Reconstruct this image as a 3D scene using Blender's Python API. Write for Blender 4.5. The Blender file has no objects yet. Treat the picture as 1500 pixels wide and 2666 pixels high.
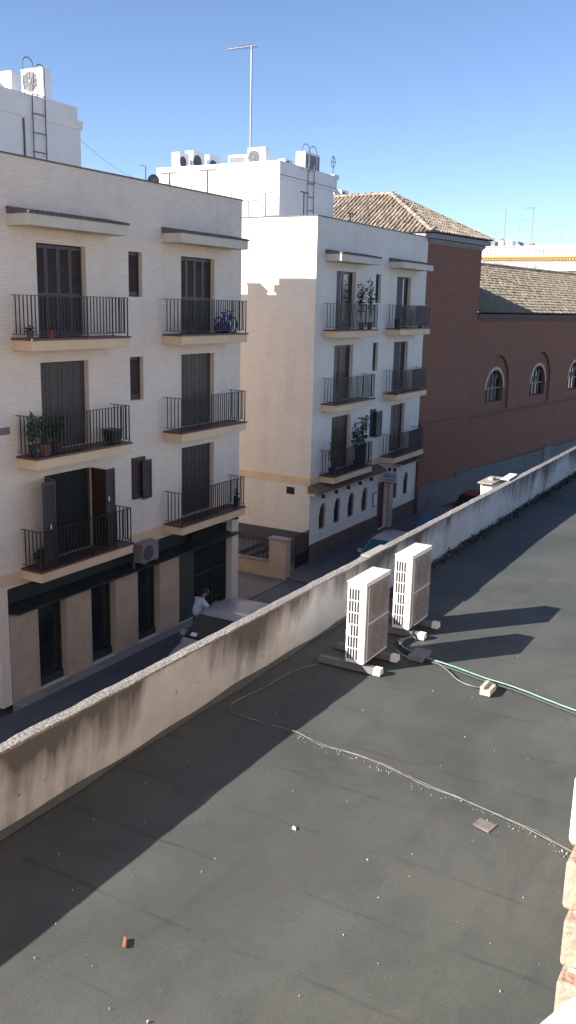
import bpy, bmesh, math, random
from mathutils import Vector, Matrix
random.seed(7)
SC = bpy.context.scene
COL = SC.collection
R = math.radians

# ---------------------------------------------------------------- camera
F_PX, PITCH, YAW, ROLL = 2373.34, 0.224266, 0.517494, 0.023697
fw = Vector((math.cos(PITCH)*math.cos(YAW), math.cos(PITCH)*math.sin(YAW), -math.sin(PITCH)))
rt = fw.cross(Vector((0, 0, 1))).normalized(); up = rt.cross(fw)
r2 = rt*math.cos(ROLL)+up*math.sin(ROLL); u2 = up*math.cos(ROLL)-rt*math.sin(ROLL)
cam_d = bpy.data.cameras.new('camera'); cam = bpy.data.objects.new('camera', cam_d); COL.objects.link(cam)
cam.matrix_world = Matrix(((r2.x, u2.x, -fw.x, 0), (r2.y, u2.y, -fw.y, 0), (r2.z, u2.z, -fw.z, 0), (0, 0, 0, 1)))
cam_d.sensor_fit = 'VERTICAL'; cam_d.sensor_height = 24; cam_d.lens = 24*F_PX/2666
cam_d.clip_start = 0.05; cam_d.clip_end = 3000
SC.camera = cam

# ---------------------------------------------------------------- sky and sun
SUN = Vector((1.47, -1.25, -.975)).normalized()          # the way the light travels
to_sun = -SUN
w = bpy.data.worlds.new('World'); SC.world = w; w.use_nodes = True
nt = w.node_tree; bg = nt.nodes['Background']
sky = nt.nodes.new('ShaderNodeTexSky'); sky.sky_type = 'NISHITA'; sky.sun_disc = False
sky.sun_elevation = math.asin(to_sun.z); sky.sun_rotation = math.atan2(to_sun.x, to_sun.y)
sky.altitude = 0; sky.air_density = 0.65; sky.dust_density = 0.3; sky.ozone_density = 2.5
wbn = nt.nodes.new('ShaderNodeMix'); wbn.data_type = 'RGBA'; wbn.blend_type = 'MULTIPLY'; wbn.inputs[0].default_value = 1
wbn.inputs[7].default_value = (1.03, 1.0, 1.02, 1)      # camera white balance of the whole sky
nt.links.new(sky.outputs[0], wbn.inputs[6]); nt.links.new(wbn.outputs[2], bg.inputs[0]); bg.inputs[1].default_value = 0.088
sd = bpy.data.lights.new('sun', 'SUN'); sd.energy = 5.0; sd.angle = R(0.5); sd.color = (1, .95, .87)
so = bpy.data.objects.new('sun', sd); COL.objects.link(so); so.rotation_euler = SUN.to_track_quat('-Z', 'Y').to_euler()
so.location = (0, 0, 60)
SC.view_settings.view_transform = 'Standard'; SC.view_settings.look = 'None'
SC.view_settings.exposure = 1.35; SC.view_settings.gamma = 1

# ---------------------------------------------------------------- mesh helpers
ORG = {}
class MB:
    def __init__(s): s.v = []; s.f = []; s.m = []; s.k = 0
    def add(s, vs, fs):
        b = len(s.v); s.v += [tuple(p) for p in vs]; s.f += [tuple(i+b for i in f) for f in fs]; s.m += [s.k]*len(fs)
    def q(s, *p): s.add(p, [tuple(range(len(p)))])
    def box(s, x0, x1, y0, y1, z0, z1):
        s.add([(x0,y0,z0),(x1,y0,z0),(x1,y1,z0),(x0,y1,z0),(x0,y0,z1),(x1,y0,z1),(x1,y1,z1),(x0,y1,z1)],
              [(3,2,1,0),(4,5,6,7),(0,1,5,4),(1,2,6,5),(2,3,7,6),(3,0,4,7)])
    def xf(s, M, a=0):
        for i in range(a, len(s.v)): s.v[i] = tuple(M @ Vector(s.v[i]))
    def prism(s, poly, z0, z1):
        n = len(poly)
        s.add([(x, y, z0) for x, y in poly]+[(x, y, z1) for x, y in poly],
              [tuple(reversed(range(n))), tuple(range(n, 2*n))]+[(i, (i+1) % n, (i+1) % n+n, i+n) for i in range(n)])
    def hull(s, a, b):
        """two matching loops joined into a closed solid"""
        n = len(a)
        s.add(list(a)+list(b), [tuple(reversed(range(n))), tuple(range(n, 2*n))]+[(i, (i+1) % n, (i+1) % n+n, i+n) for i in range(n)])
    def tube(s, pts, r, n=6):
        pts = [Vector(p) for p in pts]; rings = []
        for i, p in enumerate(pts):
            d = (pts[min(i+1, len(pts)-1)]-pts[max(i-1, 0)]).normalized()
            a = d.cross(Vector((0, 0, 1)) if abs(d.z) < .9 else Vector((1, 0, 0))).normalized(); b = d.cross(a)
            rr = r[i] if isinstance(r, (list, tuple)) else r
            rings.append([p+(a*math.cos(2*math.pi*k/n)+b*math.sin(2*math.pi*k/n))*rr for k in range(n)])
        vs = [v for g in rings for v in g]; fs = []
        for i in range(len(pts)-1):
            for k in range(n): fs.append((i*n+k, i*n+(k+1) % n, (i+1)*n+(k+1) % n, (i+1)*n+k))
        fs += [tuple(reversed(range(n))), tuple(range((len(pts)-1)*n, len(pts)*n))]
        s.add(vs, fs)
    def lathe(s, prof, c=(0, 0, 0), n=14, ax='z'):
        vs = []; fs = []
        for r, h in prof:
            for k in range(n):
                a = 2*math.pi*k/n; u, v = r*math.cos(a), r*math.sin(a)
                p = (u, v, h) if ax == 'z' else ((u, h, v) if ax == 'y' else (h, u, v))
                vs.append((p[0]+c[0], p[1]+c[1], p[2]+c[2]))
        for i in range(len(prof)-1):
            for k in range(n): fs.append((i*n+k, i*n+(k+1) % n, (i+1)*n+(k+1) % n, (i+1)*n+k))
        fs += [tuple(reversed(range(n))), tuple(range((len(prof)-1)*n, len(prof)*n))]
        s.add(vs, fs)
    def build(s, name, mat, root=None, smooth=False, bevel=0, recalc=True, **props):
        o3 = ORG.get(root.name, Vector((0, 0, 0))) if root else Vector((0, 0, 0))
        me = bpy.data.meshes.new(name)
        me.from_pydata([(x-o3.x, y-o3.y, z-o3.z) for x, y, z in s.v], [], s.f)
        for m in (mat if isinstance(mat, list) else [mat]): me.materials.append(m)
        me.polygons.foreach_set('material_index', s.m)
        if recalc:
            bm = bmesh.new(); bm.from_mesh(me); bmesh.ops.recalc_face_normals(bm, faces=bm.faces); bm.to_mesh(me); bm.free()
        if smooth: me.polygons.foreach_set('use_smooth', [True]*len(me.polygons))
        o = bpy.data.objects.new(name, me); COL.objects.link(o)
        if root: o.parent = root; ORG[o.name] = o3
        if bevel:
            b = o.modifiers.new('bevel', 'BEVEL'); b.width = bevel; b.segments = 2; b.limit_method = 'ANGLE'
        for k, v in props.items(): o[k] = v
        return o

def thing(name, label, cat, loc=(0, 0, 0), rz=0, group=None, local=False):
    o = bpy.data.objects.new(name, None); COL.objects.link(o); o.location = loc; o.rotation_euler = (0, 0, rz)
    o.empty_display_size = .2
    o['label'] = label; o['category'] = cat
    if group: o['group'] = group
    ORG[o.name] = Vector((0, 0, 0)) if (local or rz) else Vector(loc)
    return o
def tag(o, label=None, cat=None, group=None, kind=None):
    for k, v in (('label', label), ('category', cat), ('group', group), ('kind', kind)):
        if v: o[k] = v
    return o
def copy_tree(o, parent=None):
    c = o.copy(); COL.objects.link(c)
    if parent: c.parent = parent
    ORG[c.name] = ORG.get(o.name, Vector())
    for ch in list(o.children): copy_tree(ch, c)
    return c

def wall_grid(mb, P, u0, u1, v0, v1, holes):
    """sheet with openings; P(u, v, d) maps to space, d runs into the wall. hole = (ua, ub, va, vb, depth, arch height)"""
    us = sorted({u0, u1}|{h[0] for h in holes}|{h[1] for h in holes}); vs = sorted({v0, v1}|{h[2] for h in holes}|{h[3] for h in holes})
    for i in range(len(us)-1):
        for j in range(len(vs)-1):
            a, b, c, d = us[i], us[i+1], vs[j], vs[j+1]; m, n = (a+b)/2, (c+d)/2
            if any(h[0] < m < h[1] and h[2] < n < h[3] for h in holes): continue
            mb.q(P(a, c, 0), P(b, c, 0), P(b, d, 0), P(a, d, 0))
    for h in holes:
        a, b, c, d, dep = h[:5]; ah = h[5] if len(h) > 5 else 0; t = d-ah
        mb.q(P(a, c, 0), P(a, t, 0), P(a, t, dep), P(a, c, dep)); mb.q(P(b, c, 0), P(b, c, dep), P(b, t, dep), P(b, t, 0))
        mb.q(P(a, c, 0), P(a, c, dep), P(b, c, dep), P(b, c, 0))
        if ah:
            m = (a+b)/2; r = (b-a)/2; n = 7
            arc = [(m-r*math.cos(math.pi*k/(2*n)), t+ah*math.sin(math.pi*k/(2*n))) for k in range(n+1)]
            arr = [(2*m-x, y) for x, y in arc]
            for side, cx in ((arc, a), (arr, b)):
                for k in range(n):
                    mb.q(P(cx, d, 0), P(*side[k], 0), P(*side[k+1], 0))
                    mb.q(P(*side[k], 0), P(*side[k], dep), P(*side[k+1], dep), P(*side[k+1], 0))
        else: mb.q(P(a, d, 0), P(b, d, 0), P(b, d, dep), P(a, d, dep))

# ---------------------------------------------------------------- materials
def mk(name):
    m = bpy.data.materials.new(name); m.use_nodes = True; t = m.node_tree; b = t.nodes['Principled BSDF']
    return m, t, b
def N(t, kind, **kw):
    n = t.nodes.new(kind)
    for k, v in kw.items():
        if k in n.inputs: n.inputs[k].default_value = v
        else: setattr(n, k, v)
    return n
def ramp(t, fac, stops):
    r = t.nodes.new('ShaderNodeValToRGB'); cr = r.color_ramp
    while len(cr.elements) < len(stops): cr.elements.new(.5)
    for e, (p, c) in zip(cr.elements, stops): e.position = p; e.color = (*c, 1) if len(c) == 3 else c
    t.links.new(fac, r.inputs[0]); return r.outputs[0]
def mixc(t, fac, a, b, mode='MIX'):
    n = t.nodes.new('ShaderNodeMix'); n.data_type = 'RGBA'; n.blend_type = mode
    for s, v in ((0, fac), (6, a), (7, b)):
        if isinstance(v, (int, float)): n.inputs[s].default_value = v
        elif isinstance(v, tuple): n.inputs[s].default_value = (*v, 1)
        else: t.links.new(v, n.inputs[s])
    return n.outputs[2]
def bump(t, b, h, strength=.3, dist=.02):
    n = N(t, 'ShaderNodeBump', Strength=strength, Distance=dist); t.links.new(h, n.inputs['Height']); t.links.new(n.outputs[0], b.inputs['Normal'])
def noise(t, scale, detail=4, rough=.55, vec=None, dist=0):
    n = N(t, 'ShaderNodeTexNoise', Scale=scale, Detail=detail, Roughness=rough, Distortion=dist)
    if vec: t.links.new(vec, n.inputs['Vector'])
    return n.outputs[0]
def ocoord(t): return t.nodes.new('ShaderNodeTexCoord').outputs['Object']
def mapping(t, v, scale=(1, 1, 1), loc=(0, 0, 0)):
    n = t.nodes.new('ShaderNodeMapping'); n.inputs['Scale'].default_value = scale; n.inputs['Location'].default_value = loc
    t.links.new(v, n.inputs[0]); return n.outputs[0]

def plain(name, c, rough=.6, metal=0, var=.12, scale=3, bmp=0, spec=.5, bscale=40):
    m, t, b = mk(name); v = ocoord(t)
    n = noise(t, scale, 5, .6, v)
    col = ramp(t, n, [(.3, tuple(x*(1-var) for x in c)), (.7, tuple(min(1, x*(1+var)) for x in c))])
    t.links.new(col, b.inputs['Base Color']); b.inputs['Roughness'].default_value = rough; b.inputs['Metallic'].default_value = metal
    b.inputs['Specular IOR Level'].default_value = spec
    if bmp: bump(t, b, noise(t, bscale, 4, .6, v), bmp, .01)
    return m
def brick(name, c1, c2, mortar, bw=.24, bh=.07, ms=.008, bmp=.4, rough=.85, dirt=.15, dirtcol=(.25, .22, .19)):
    m, t, b = mk(name); v = ocoord(t)
    sp = t.nodes.new('ShaderNodeSeparateXYZ'); t.links.new(v, sp.inputs[0])
    ad = N(t, 'ShaderNodeMath', operation='ADD'); t.links.new(sp.outputs[0], ad.inputs[0]); t.links.new(sp.outputs[1], ad.inputs[1])
    cb = t.nodes.new('ShaderNodeCombineXYZ'); t.links.new(ad.outputs[0], cb.inputs[0]); t.links.new(sp.outputs[2], cb.inputs[1])
    br = N(t, 'ShaderNodeTexBrick'); br.offset = .5
    for k, x in (('Scale', 1), ('Mortar Size', ms), ('Mortar Smooth', .3), ('Bias', 0), ('Brick Width', bw), ('Row Height', bh)): br.inputs[k].default_value = x
    for k, x in (('Color1', c1), ('Color2', c2), ('Mortar', mortar)): br.inputs[k].default_value = (*x, 1)
    t.links.new(cb.outputs[0], br.inputs['Vector'])
    big = noise(t, .55, 6, .65, v); st = noise(t, 1, 5, .6, mapping(t, v, (1.6, 1.6, .25)))
    f = N(t, 'ShaderNodeMath', operation='MULTIPLY'); t.links.new(big, f.inputs[0]); t.links.new(st, f.inputs[1])
    fr = ramp(t, f.outputs[0], [(.22, (0, 0, 0)), (.5, (dirt, dirt, dirt))])
    col = mixc(t, fr, br.outputs['Color'], dirtcol)
    t.links.new(col, b.inputs['Base Color']); b.inputs['Roughness'].default_value = rough; b.inputs['Specular IOR Level'].default_value = .25
    iv = N(t, 'ShaderNodeMath', operation='MULTIPLY_ADD'); iv.inputs[1].default_value = -1; iv.inputs[2].default_value = 1
    t.links.new(br.outputs['Fac'], iv.inputs[0])
    s2 = N(t, 'ShaderNodeMath', operation='MULTIPLY_ADD'); s2.inputs[1].default_value = .35
    t.links.new(noise(t, 14, 4, .6, v), s2.inputs[0]); t.links.new(iv.outputs[0], s2.inputs[2])
    bump(t, b, s2.outputs[0], bmp, .012)
    return m

M = {}
M['white_brick'] = brick('white_painted_brick', (.90, .765, .625), (.84, .71, .575), (.66, .56, .46), .27, .062, .005, .35, dirt=.35, dirtcol=(.50, .42, .35))
M['white_brick_pale'] = brick('pale_painted_brick', (.86, .785, .68), (.80, .73, .63), (.67, .59, .50), .27, .062, .005, .3, dirt=.35, dirtcol=(.5, .44, .38))
M['white_plaster'] = plain('white_plaster', (.76, .74, .71), .8, var=.05, scale=1.2, bmp=.15, bscale=12)
M['red_brick'] = brick('red_brick', (.30, .125, .08), (.24, .10, .065), (.26, .16, .11), .25, .075, .008, .4, dirt=.8, dirtcol=(.18, .11, .08))
M['plinth_brick'] = brick('plinth_brick', (.17, .115, .095), (.13, .09, .075), (.13, .11, .10), .25, .075, .01, .4)
M['cream'] = plain('cream_paint', (.78, .56, .35), .75, var=.07, scale=2, bmp=.1)
M['cornice'] = plain('canopy_paint', (.68, .59, .47), .75, var=.07, scale=2, bmp=.1)
M['tile_edge'] = plain('brown_floor_tile', (.13, .06, .045), .5, var=.2, scale=6)
M['awning_tile'] = plain('brown_awning_tile', (.19, .125, .095), .8, var=.25, scale=6)
M['dark_cover'] = plain('dark_roof_cover', (.15, .13, .12), .8, var=.35, scale=8, bmp=.5)
M['iron'] = plain('black_iron', (.022, .019, .018), .45, var=.2)
M['shutter'] = plain('brown_shutter', (.058, .036, .028), .42, var=.25, scale=5)
M['dark_in'] = plain('dark_interior', (.012, .012, .013), .6)
M['curtain'] = plain('dark_curtain', (.022, .025, .022), .7, var=.4, scale=9)
M['grey_plinth'] = plain('grey_render', (.10, .10, .105), .85, var=.15, scale=2, bmp=.2)
M['eave'] = plain('eaves_paint', (.27, .26, .26), .8, var=.12, scale=2)
M['stone_grey'] = plain('stone_plinth', (.16, .155, .15), .85, var=.15, scale=1.4, bmp=.25)
M['panel'] = plain('beige_panel', (.50, .37, .27), .7, var=.14, scale=1.6, bmp=.15)
M['glass'] = plain('dark_shop_glass', (.018, .024, .024), .12, var=.2, spec=.6)
M['green_dark'] = plain('dark_green_metal', (.032, .040, .036), .5, var=.2)
M['green_panel'] = plain('green_panel', (.05, .062, .048), .55, var=.2)
M['threshold'] = plain('pale_threshold', (.30, .27, .24), .8, var=.12, scale=4)
M['ac_white'] = plain('ac_white_paint', (.78, .77, .74), .4, var=.03, scale=3)
M['ac_beige'] = plain('ac_weathered_top', (.66, .61, .55), .45, var=.06, scale=6)
M['ac_front'] = plain('ac_shaded_front', (.23, .205, .19), .5, var=.1, scale=3)  # fan side in shade: its darkness is put into the colour
M['ac_front2'] = plain('ac_front_mesh', (.21, .19, .175), .6, var=.06, scale=3)
M['slot'] = plain('dark_slot', (.02, .02, .022), .7)
M['grille'] = plain('fan_grille', (.10, .10, .105), .5, var=.1)
M['fin'] = plain('heat_fins', (.17, .19, .21), .45, metal=.3)
M['beam'] = plain('rubber_beam', (.13, .128, .126), .8, var=.1)
M['beam_white'] = plain('white_end_cap', (.75, .74, .72), .6, var=.04)
M['galv'] = plain('galvanised_metal', (.22, .225, .23), .5, metal=.3)
M['rod'] = plain('grey_rod', (.10, .10, .11), .5)
M['cable_grey'] = plain('grey_cable', (.17, .155, .145), .8, var=.55, scale=7)
M['cable_green'] = plain('green_pipe', (.10, .27, .19), .45, var=.2, scale=4)
M['cable_black'] = plain('black_insulation', (.03, .035, .033), .7)
M['block'] = plain('concrete_block', (.45, .42, .33), .85, var=.15, scale=20, bmp=.3)
M['terracotta'] = plain('terracotta', (.32, .12, .07), .8, var=.2)
M['blue'] = plain('blue_plastic', (.03, .05, .26), .4, var=.2)
M['plastic_dark'] = plain('dark_plastic', (.03, .035, .035), .5)
M['door_red'] = plain('dark_red_door', (.13, .045, .04), .5, var=.2)
M['sign_face'] = plain('sign_face', (.42, .44, .52), .4, var=.1, scale=6)
M['screen'] = plain('grey_mesh_screen', (.20, .20, .215), .8, var=.1)
M['netting'] = plain('dark_netting', (.018, .024, .028), .85)
M['skin'] = plain('skin', (.36, .2, .14), .55, var=.05)
M['shirt'] = plain('white_shirt', (.60, .60, .68), .85, var=.05, bmp=.3, bscale=8)
M['trousers'] = plain('dark_trousers', (.03, .03, .04), .85)
M['hair'] = plain('dark_hair', (.03, .022, .018), .7)
M['rubber'] = plain('tyre_rubber', (.015, .015, .015), .8)
M['lamp'] = plain('lamp_plastic', (.6, .6, .58), .2)
M['chrome'] = plain('bright_trim', (.6, .6, .6), .25, metal=.8)
M['paper'] = plain('white_paper', (.8, .8, .78), .7)
M['ochre'] = plain('ochre_moulding', (.55, .33, .09), .7, var=.08)
M['rusty'] = plain('red_pot', (.42, .10, .06), .7)
def leafmat(name, c):
    m, t, b = mk(name); g = t.nodes.new('ShaderNodeNewGeometry')
    col = ramp(t, g.outputs['Random Per Island'], [(0, tuple(x*.55 for x in c)), (1, tuple(x*1.35 for x in c))])
    t.links.new(col, b.inputs['Base Color']); b.inputs['Roughness'].default_value = .55; return m
M['leaf'] = leafmat('green_leaf', (.05, .095, .028)); M['leaf2'] = leafmat('olive_leaf', (.075, .095, .04)); M['moss'] = leafmat('moss', (.03, .035, .02))
def carpaint(name, c):
    m = plain(name, c, .3, var=.03); b = m.node_tree.nodes['Principled BSDF']; b.inputs['Coat Weight'].default_value = .6; b.inputs['Coat Roughness'].default_value = .08; return m
M['car_grey'] = carpaint('grey_car_paint', (.42, .39, .36)); M['car_silver'] = carpaint('silver_car_paint', (.36, .35, .38))
M['car_blue'] = carpaint('slate_car_paint', (.11, .12, .15)); M['car_red'] = carpaint('dark_red_car_paint', (.22, .03, .03))
m, t, b = mk('car_glass'); b.inputs['Base Color'].default_value = (.012, .016, .018, 1); b.inputs['Roughness'].default_value = .05; b.inputs['Specular IOR Level'].default_value = .7; M['car_glass'] = m
m, t, b = mk('blue_sun_shade_glass'); b.inputs['Base Color'].default_value = (.02, .10, .13, 1); b.inputs['Roughness'].default_value = .08; M['teal_glass'] = m
m, t, b = mk('blue_windscreen'); b.inputs['Base Color'].default_value = (.05, .10, .24, 1); b.inputs['Roughness'].default_value = .08; M['blue_glass'] = m

# roof tiles: every tile its own tone
def tilemat(name, stops, rough=False):
    m, t, b = mk(name); v = ocoord(t); g = t.nodes.new('ShaderNodeNewGeometry')
    col = ramp(t, g.outputs['Random Per Island'], stops)
    li = ramp(t, noise(t, 2.2, 6, .7, v), [(.42, (0, 0, 0)), (.62, (.75, .75, .75))])
    col = mixc(t, li, col, (.16, .15, .12))
    if rough:
        d_ = ramp(t, noise(t, 5.5, 5, .75, v, .6), [(.47, (0, 0, 0)), (.6, (.55, .55, .55))]); col = mixc(t, d_, col, (.13, .105, .075))
        d_ = ramp(t, noise(t, 7.5, 5, .75, mapping(t, v, (1, 1, 1), (5, 5, 5)), .4), [(.53, (0, 0, 0)), (.66, (.4, .4, .4))]); col = mixc(t, d_, col, (.46, .40, .32))
    sp = ramp(t, noise(t, 22, 3, .6, v), [(.5, (0, 0, 0)), (.68, (.5, .5, .5))])
    col = mixc(t, sp, col, (.42, .38, .31))
    t.links.new(col, b.inputs['Base Color']); b.inputs['Roughness'].default_value = .9; b.inputs['Specular IOR Level'].default_value = .2
    bump(t, b, noise(t, 30, 4, .6, v), .5, .01); return m
M['tile_grey'] = tilemat('weathered_barrel_tile', [(0, (.20, .14, .11)), (.35, (.33, .24, .18)), (.7, (.38, .30, .23)), (1, (.45, .38, .31))])
M['tile_tan'] = tilemat('old_tan_tile', [(0, (.20, .15, .11)), (.3, (.25, .20, .14)), (.8, (.29, .235, .17)), (1, (.36, .26, .18))], True)

# flat bitumen roof
m, t, b = mk('bitumen_roof'); v = ocoord(t); sp = t.nodes.new('ShaderNodeSeparateXYZ'); t.links.new(v, sp.inputs[0])
base = ramp(t, noise(t, .5, 7, .6, v), [(.3, (.044, .049, .046)), (.5, (.062, .065, .060)), (.72, (.086, .085, .078))])
brn = ramp(t, noise(t, 1.1, 5, .6, mapping(t, v, (1, 1, 1), (7, 3, 0)), .4), [(.52, (0, 0, 0)), (.72, (.5, .5, .5))])
base = mixc(t, brn, base, (.070, .061, .055))
dk = ramp(t, noise(t, .9, 5, .6, mapping(t, v, (.45, 1.8, 1), (1, 9, 0)), .5), [(.55, (0, 0, 0)), (.75, (.55, .55, .55))])
base = mixc(t, dk, base, (.038, .040, .038))
wv = N(t, 'ShaderNodeMath', operation='MULTIPLY_ADD'); wv.inputs[1].default_value = .12; t.links.new(noise(t, 1.3, 3, .5, v), wv.inputs[0]); t.links.new(sp.outputs[0], wv.inputs[2])
mo = N(t, 'ShaderNodeMath', operation='PINGPONG'); mo.inputs[1].default_value = .5; t.links.new(wv.outputs[0], mo.inputs[0])
seam = ramp(t, mo.outputs[0], [(0, (.55, .55, .55)), (.035, (0, 0, 0))])
seamn = mixc(t, 1.0, seam, ramp(t, noise(t, 1.6, 4, .6, mapping(t, v, (1, 1, 1), (3, 3, 3))), [(.4, (0, 0, 0)), (.62, (1, 1, 1))]), 'MULTIPLY')
base = mixc(t, seamn, base, (.026, .026, .026))
pd_ = noise(t, .8, 3, .5, mapping(t, v, (1, 1, 1), (21, 4, 0)), .8)
rim = ramp(t, pd_, [(.55, (0, 0, 0)), (.60, (.16, .16, .16)), (.62, (.10, .10, .10)), (.9, (.10, .10, .10))])
base = mixc(t, rim, base, (.105, .103, .095))
gr = ramp(t, noise(t, 120, 3, .7, v), [(.3, (.72, .74, .72)), (.7, (1.38, 1.40, 1.37))])
base = mixc(t, 1.0, base, gr, 'MULTIPLY')
pale = ramp(t, noise(t, 26, 2, .5, v), [(.74, (0, 0, 0)), (.78, (.5, .5, .5))])
base = mixc(t, pale, base, (.3, .29, .26))
t.links.new(base, b.inputs['Base Color']); b.inputs['Roughness'].default_value = .82; b.inputs['Specular IOR Level'].default_value = .35
hh = N(t, 'ShaderNodeMath', operation='MULTIPLY_ADD'); hh.inputs[1].default_value = .25
t.links.new(noise(t, 90, 3, .7, v), hh.inputs[0]); t.links.new(noise(t, 1.5, 4, .5, v), hh.inputs[2])
bump(t, b, hh.outputs[0], .35, .03); M['bitumen'] = m

# stained render of the parapet
m, t, b = mk('stained_render'); v = ocoord(t); sp = t.nodes.new('ShaderNodeSeparateXYZ'); t.links.new(v, sp.inputs[0])
base = ramp(t, noise(t, 1.3, 6, .6, v), [(.3, (.44, .42, .40)), (.7, (.58, .55, .52))])
st = noise(t, 1, 6, .65, mapping(t, v, (3.2, 1, .35)))
st2 = noise(t, 1, 4, .6, mapping(t, v, (.5, 1, .3), (4, 0, 0)))
hz = N(t, 'ShaderNodeMapRange'); hz.inputs['From Min'].default_value = -.75; hz.inputs['From Max'].default_value = .02; t.links.new(sp.outputs[2], hz.inputs['Value'])
pw = N(t, 'ShaderNodeMath', operation='POWER'); pw.inputs[1].default_value = 1.3; t.links.new(hz.outputs[0], pw.inputs[0])
a1 = N(t, 'ShaderNodeMath', operation='ADD'); m15 = N(t, 'ShaderNodeMath', operation='MULTIPLY_ADD'); m15.inputs[1].default_value = 2.2; m15.inputs[2].default_value = -.6; t.links.new(st2, m15.inputs[0]); t.links.new(st, a1.inputs[0]); t.links.new(m15.outputs[0], a1.inputs[1])
a2 = N(t, 'ShaderNodeMath', operation='MULTIPLY_ADD'); a2.inputs[1].default_value = .62; t.links.new(pw.outputs[0], a2.inputs[0]); t.links.new(a1.outputs[0], a2.inputs[2])
dk = ramp(t, a2.outputs[0], [(1.0, (0, 0, 0)), (1.0, (0, 0, 0))])
mr = N(t, 'ShaderNodeMapRange'); mr.inputs['From Min'].default_value = 1.13; mr.inputs['From Max'].default_value = 1.6; t.links.new(a2.outputs[0], mr.inputs['Value'])
base = mixc(t, mr.outputs[0], base, (.11, .096, .086))
sc = ramp(t, noise(t, 7, 4, .7, v), [(.66, (0, 0, 0)), (.7, (.8, .8, .8))])
base = mixc(t, sc, base, (.12, .085, .065))
t.links.new(base, b.inputs['Base Color']); b.inputs['Roughness'].default_value = .9
bump(t, b, noise(t, 9, 6, .65, v), .5, .02); M['parapet'] = m
m, t, b = mk('worn_coping'); v = ocoord(t)
base = ramp(t, noise(t, 30, 6, .8, v), [(.38, (.05, .045, .04)), (.5, (.24, .22, .20)), (.62, (.50, .47, .43))])
base = mixc(t, ramp(t, noise(t, .4, 3, .5, v), [(.4, (0, 0, 0)), (.65, (.6, .6, .6))]), base, (.20, .175, .155))
t.links.new(base, b.inputs['Base Color']); b.inputs['Roughness'].default_value = .9; bump(t, b, noise(t, 22, 5, .7, v), .9, .03); M['coping'] = m
M['asphalt'] = plain('street_asphalt', (.045, .046, .050), .9, var=.2, scale=1.2, bmp=.4, bscale=60)
M['paving'] = plain('street_paving', (.10, .10, .105), .85, var=.2, scale=1.5, bmp=.2, bscale=20)
M['kerb'] = plain('kerb_stone', (.22, .21, .2), .85, var=.15)
M['earth'] = plain('distant_ground', (.16, .14, .11), .95, var=.2, scale=.05)
M['drive'] = plain('driveway_concrete', (.16, .145, .13), .9, var=.15, scale=1.5, bmp=.2)
M['sill_white'] = plain('white_sill', (.80, .80, .77), .7, var=.05, scale=20, bmp=.4)
M['near_brick'] = plain('near_brick_face', (.42, .27, .195), .85, var=.2, scale=45, bmp=.6, bscale=90)
M['warm_wall'] = brick('warm_house_brick', (.56, .43, .32), (.50, .38, .28), (.5, .44, .37), .25, .072, .01, .4)
M['mortar'] = plain('pale_mortar', (.58, .55, .50), .95, var=.2, scale=60, bmp=.8, bscale=120)

# ---------------------------------------------------------------- ground
GZ = -10.45
mb = MB(); mb.q((-900, -900, -10.6), (900, -900, -10.6), (900, 900, -10.6), (-900, 900, -10.6))
tag(mb.build('ground', M['earth'], recalc=False), kind='structure')
mb = MB(); mb.q((-30, 7.0, GZ), (110, 7.0, GZ), (110, 15.25, GZ), (-30, 15.25, GZ)); tag(mb.build('road', M['asphalt'], recalc=False), kind='structure')
mb = MB(); mb.box(-30, 26.3, 15.25, 16.62, -10.6, -10.33); mb.box(26.3, 29.3, 15.25, 16.62, -10.6, -10.40); mb.box(29.3, 110, 15.25, 17.0, -10.6, -10.33)
tag(mb.build('pavement', M['paving']), kind='structure')
mb = MB(); mb.box(-30, 26.2, 15.12, 15.248, -10.6, -10.32); mb.box(29.4, 110, 15.12, 15.248, -10.6, -10.32)
tag(mb.build('kerb', M['kerb']), kind='structure')
mb = MB(); mb.box(26.36, 31.58, 16.62, 40, -10.6, -10.37)
tag(mb.build('driveway', M['drive']), kind='structure')

# ---------------------------------------------------------------- shared building parts
def louvre_leaf(mb, x0, x1, z0, z1, y, th=.035, mid=True):
    """one louvred shutter leaf in the plane y (front) .. y+th"""
    s = .055
    mb.box(x0, x0+s, y, y+th, z0, z1); mb.box(x1-s, x1, y, y+th, z0, z1)
    mb.box(x0+s, x1-s, y+.002, y+th, z1-.09, z1); mb.box(x0+s, x1-s, y+.002, y+th, z0, z0+.12)
    bands = [(z0+.12, z1-.09)]
    if mid:
        zm = z0+.45*(z1-z0); mb.box(x0+s, x1-s, y+.002, y+th, zm-.05, zm+.05); bands = [(z0+.12, zm-.05), (zm+.05, z1-.09)]
    for a, b in bands:
        n = max(2, int((b-a)/.06)); p = (b-a)/n
        for i in range(n):
            z = a+p*i
            mb.hull([(x0+s, y+.004, z+.004), (x1-s, y+.004, z+.004), (x1-s, y+.004, z+.014), (x0+s, y+.004, z+.014)],
                    [(x0+s, y+th-.003, z+p*.8), (x1-s, y+th-.003, z+p*.8), (x1-s, y+th-.003, z+p*.8+.01), (x0+s, y+th-.003, z+p*.8+.01)])
def board_leaf(mb, x0, x1, z0, z1, y, th=.04, boards=6):
    p = (x1-x0)/boards
    for i in range(boards): mb.box(x0+p*i+.003, x0+p*(i+1)-.003, y+(.004 if i % 2 else 0), y+th, z0, z1)
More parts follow.
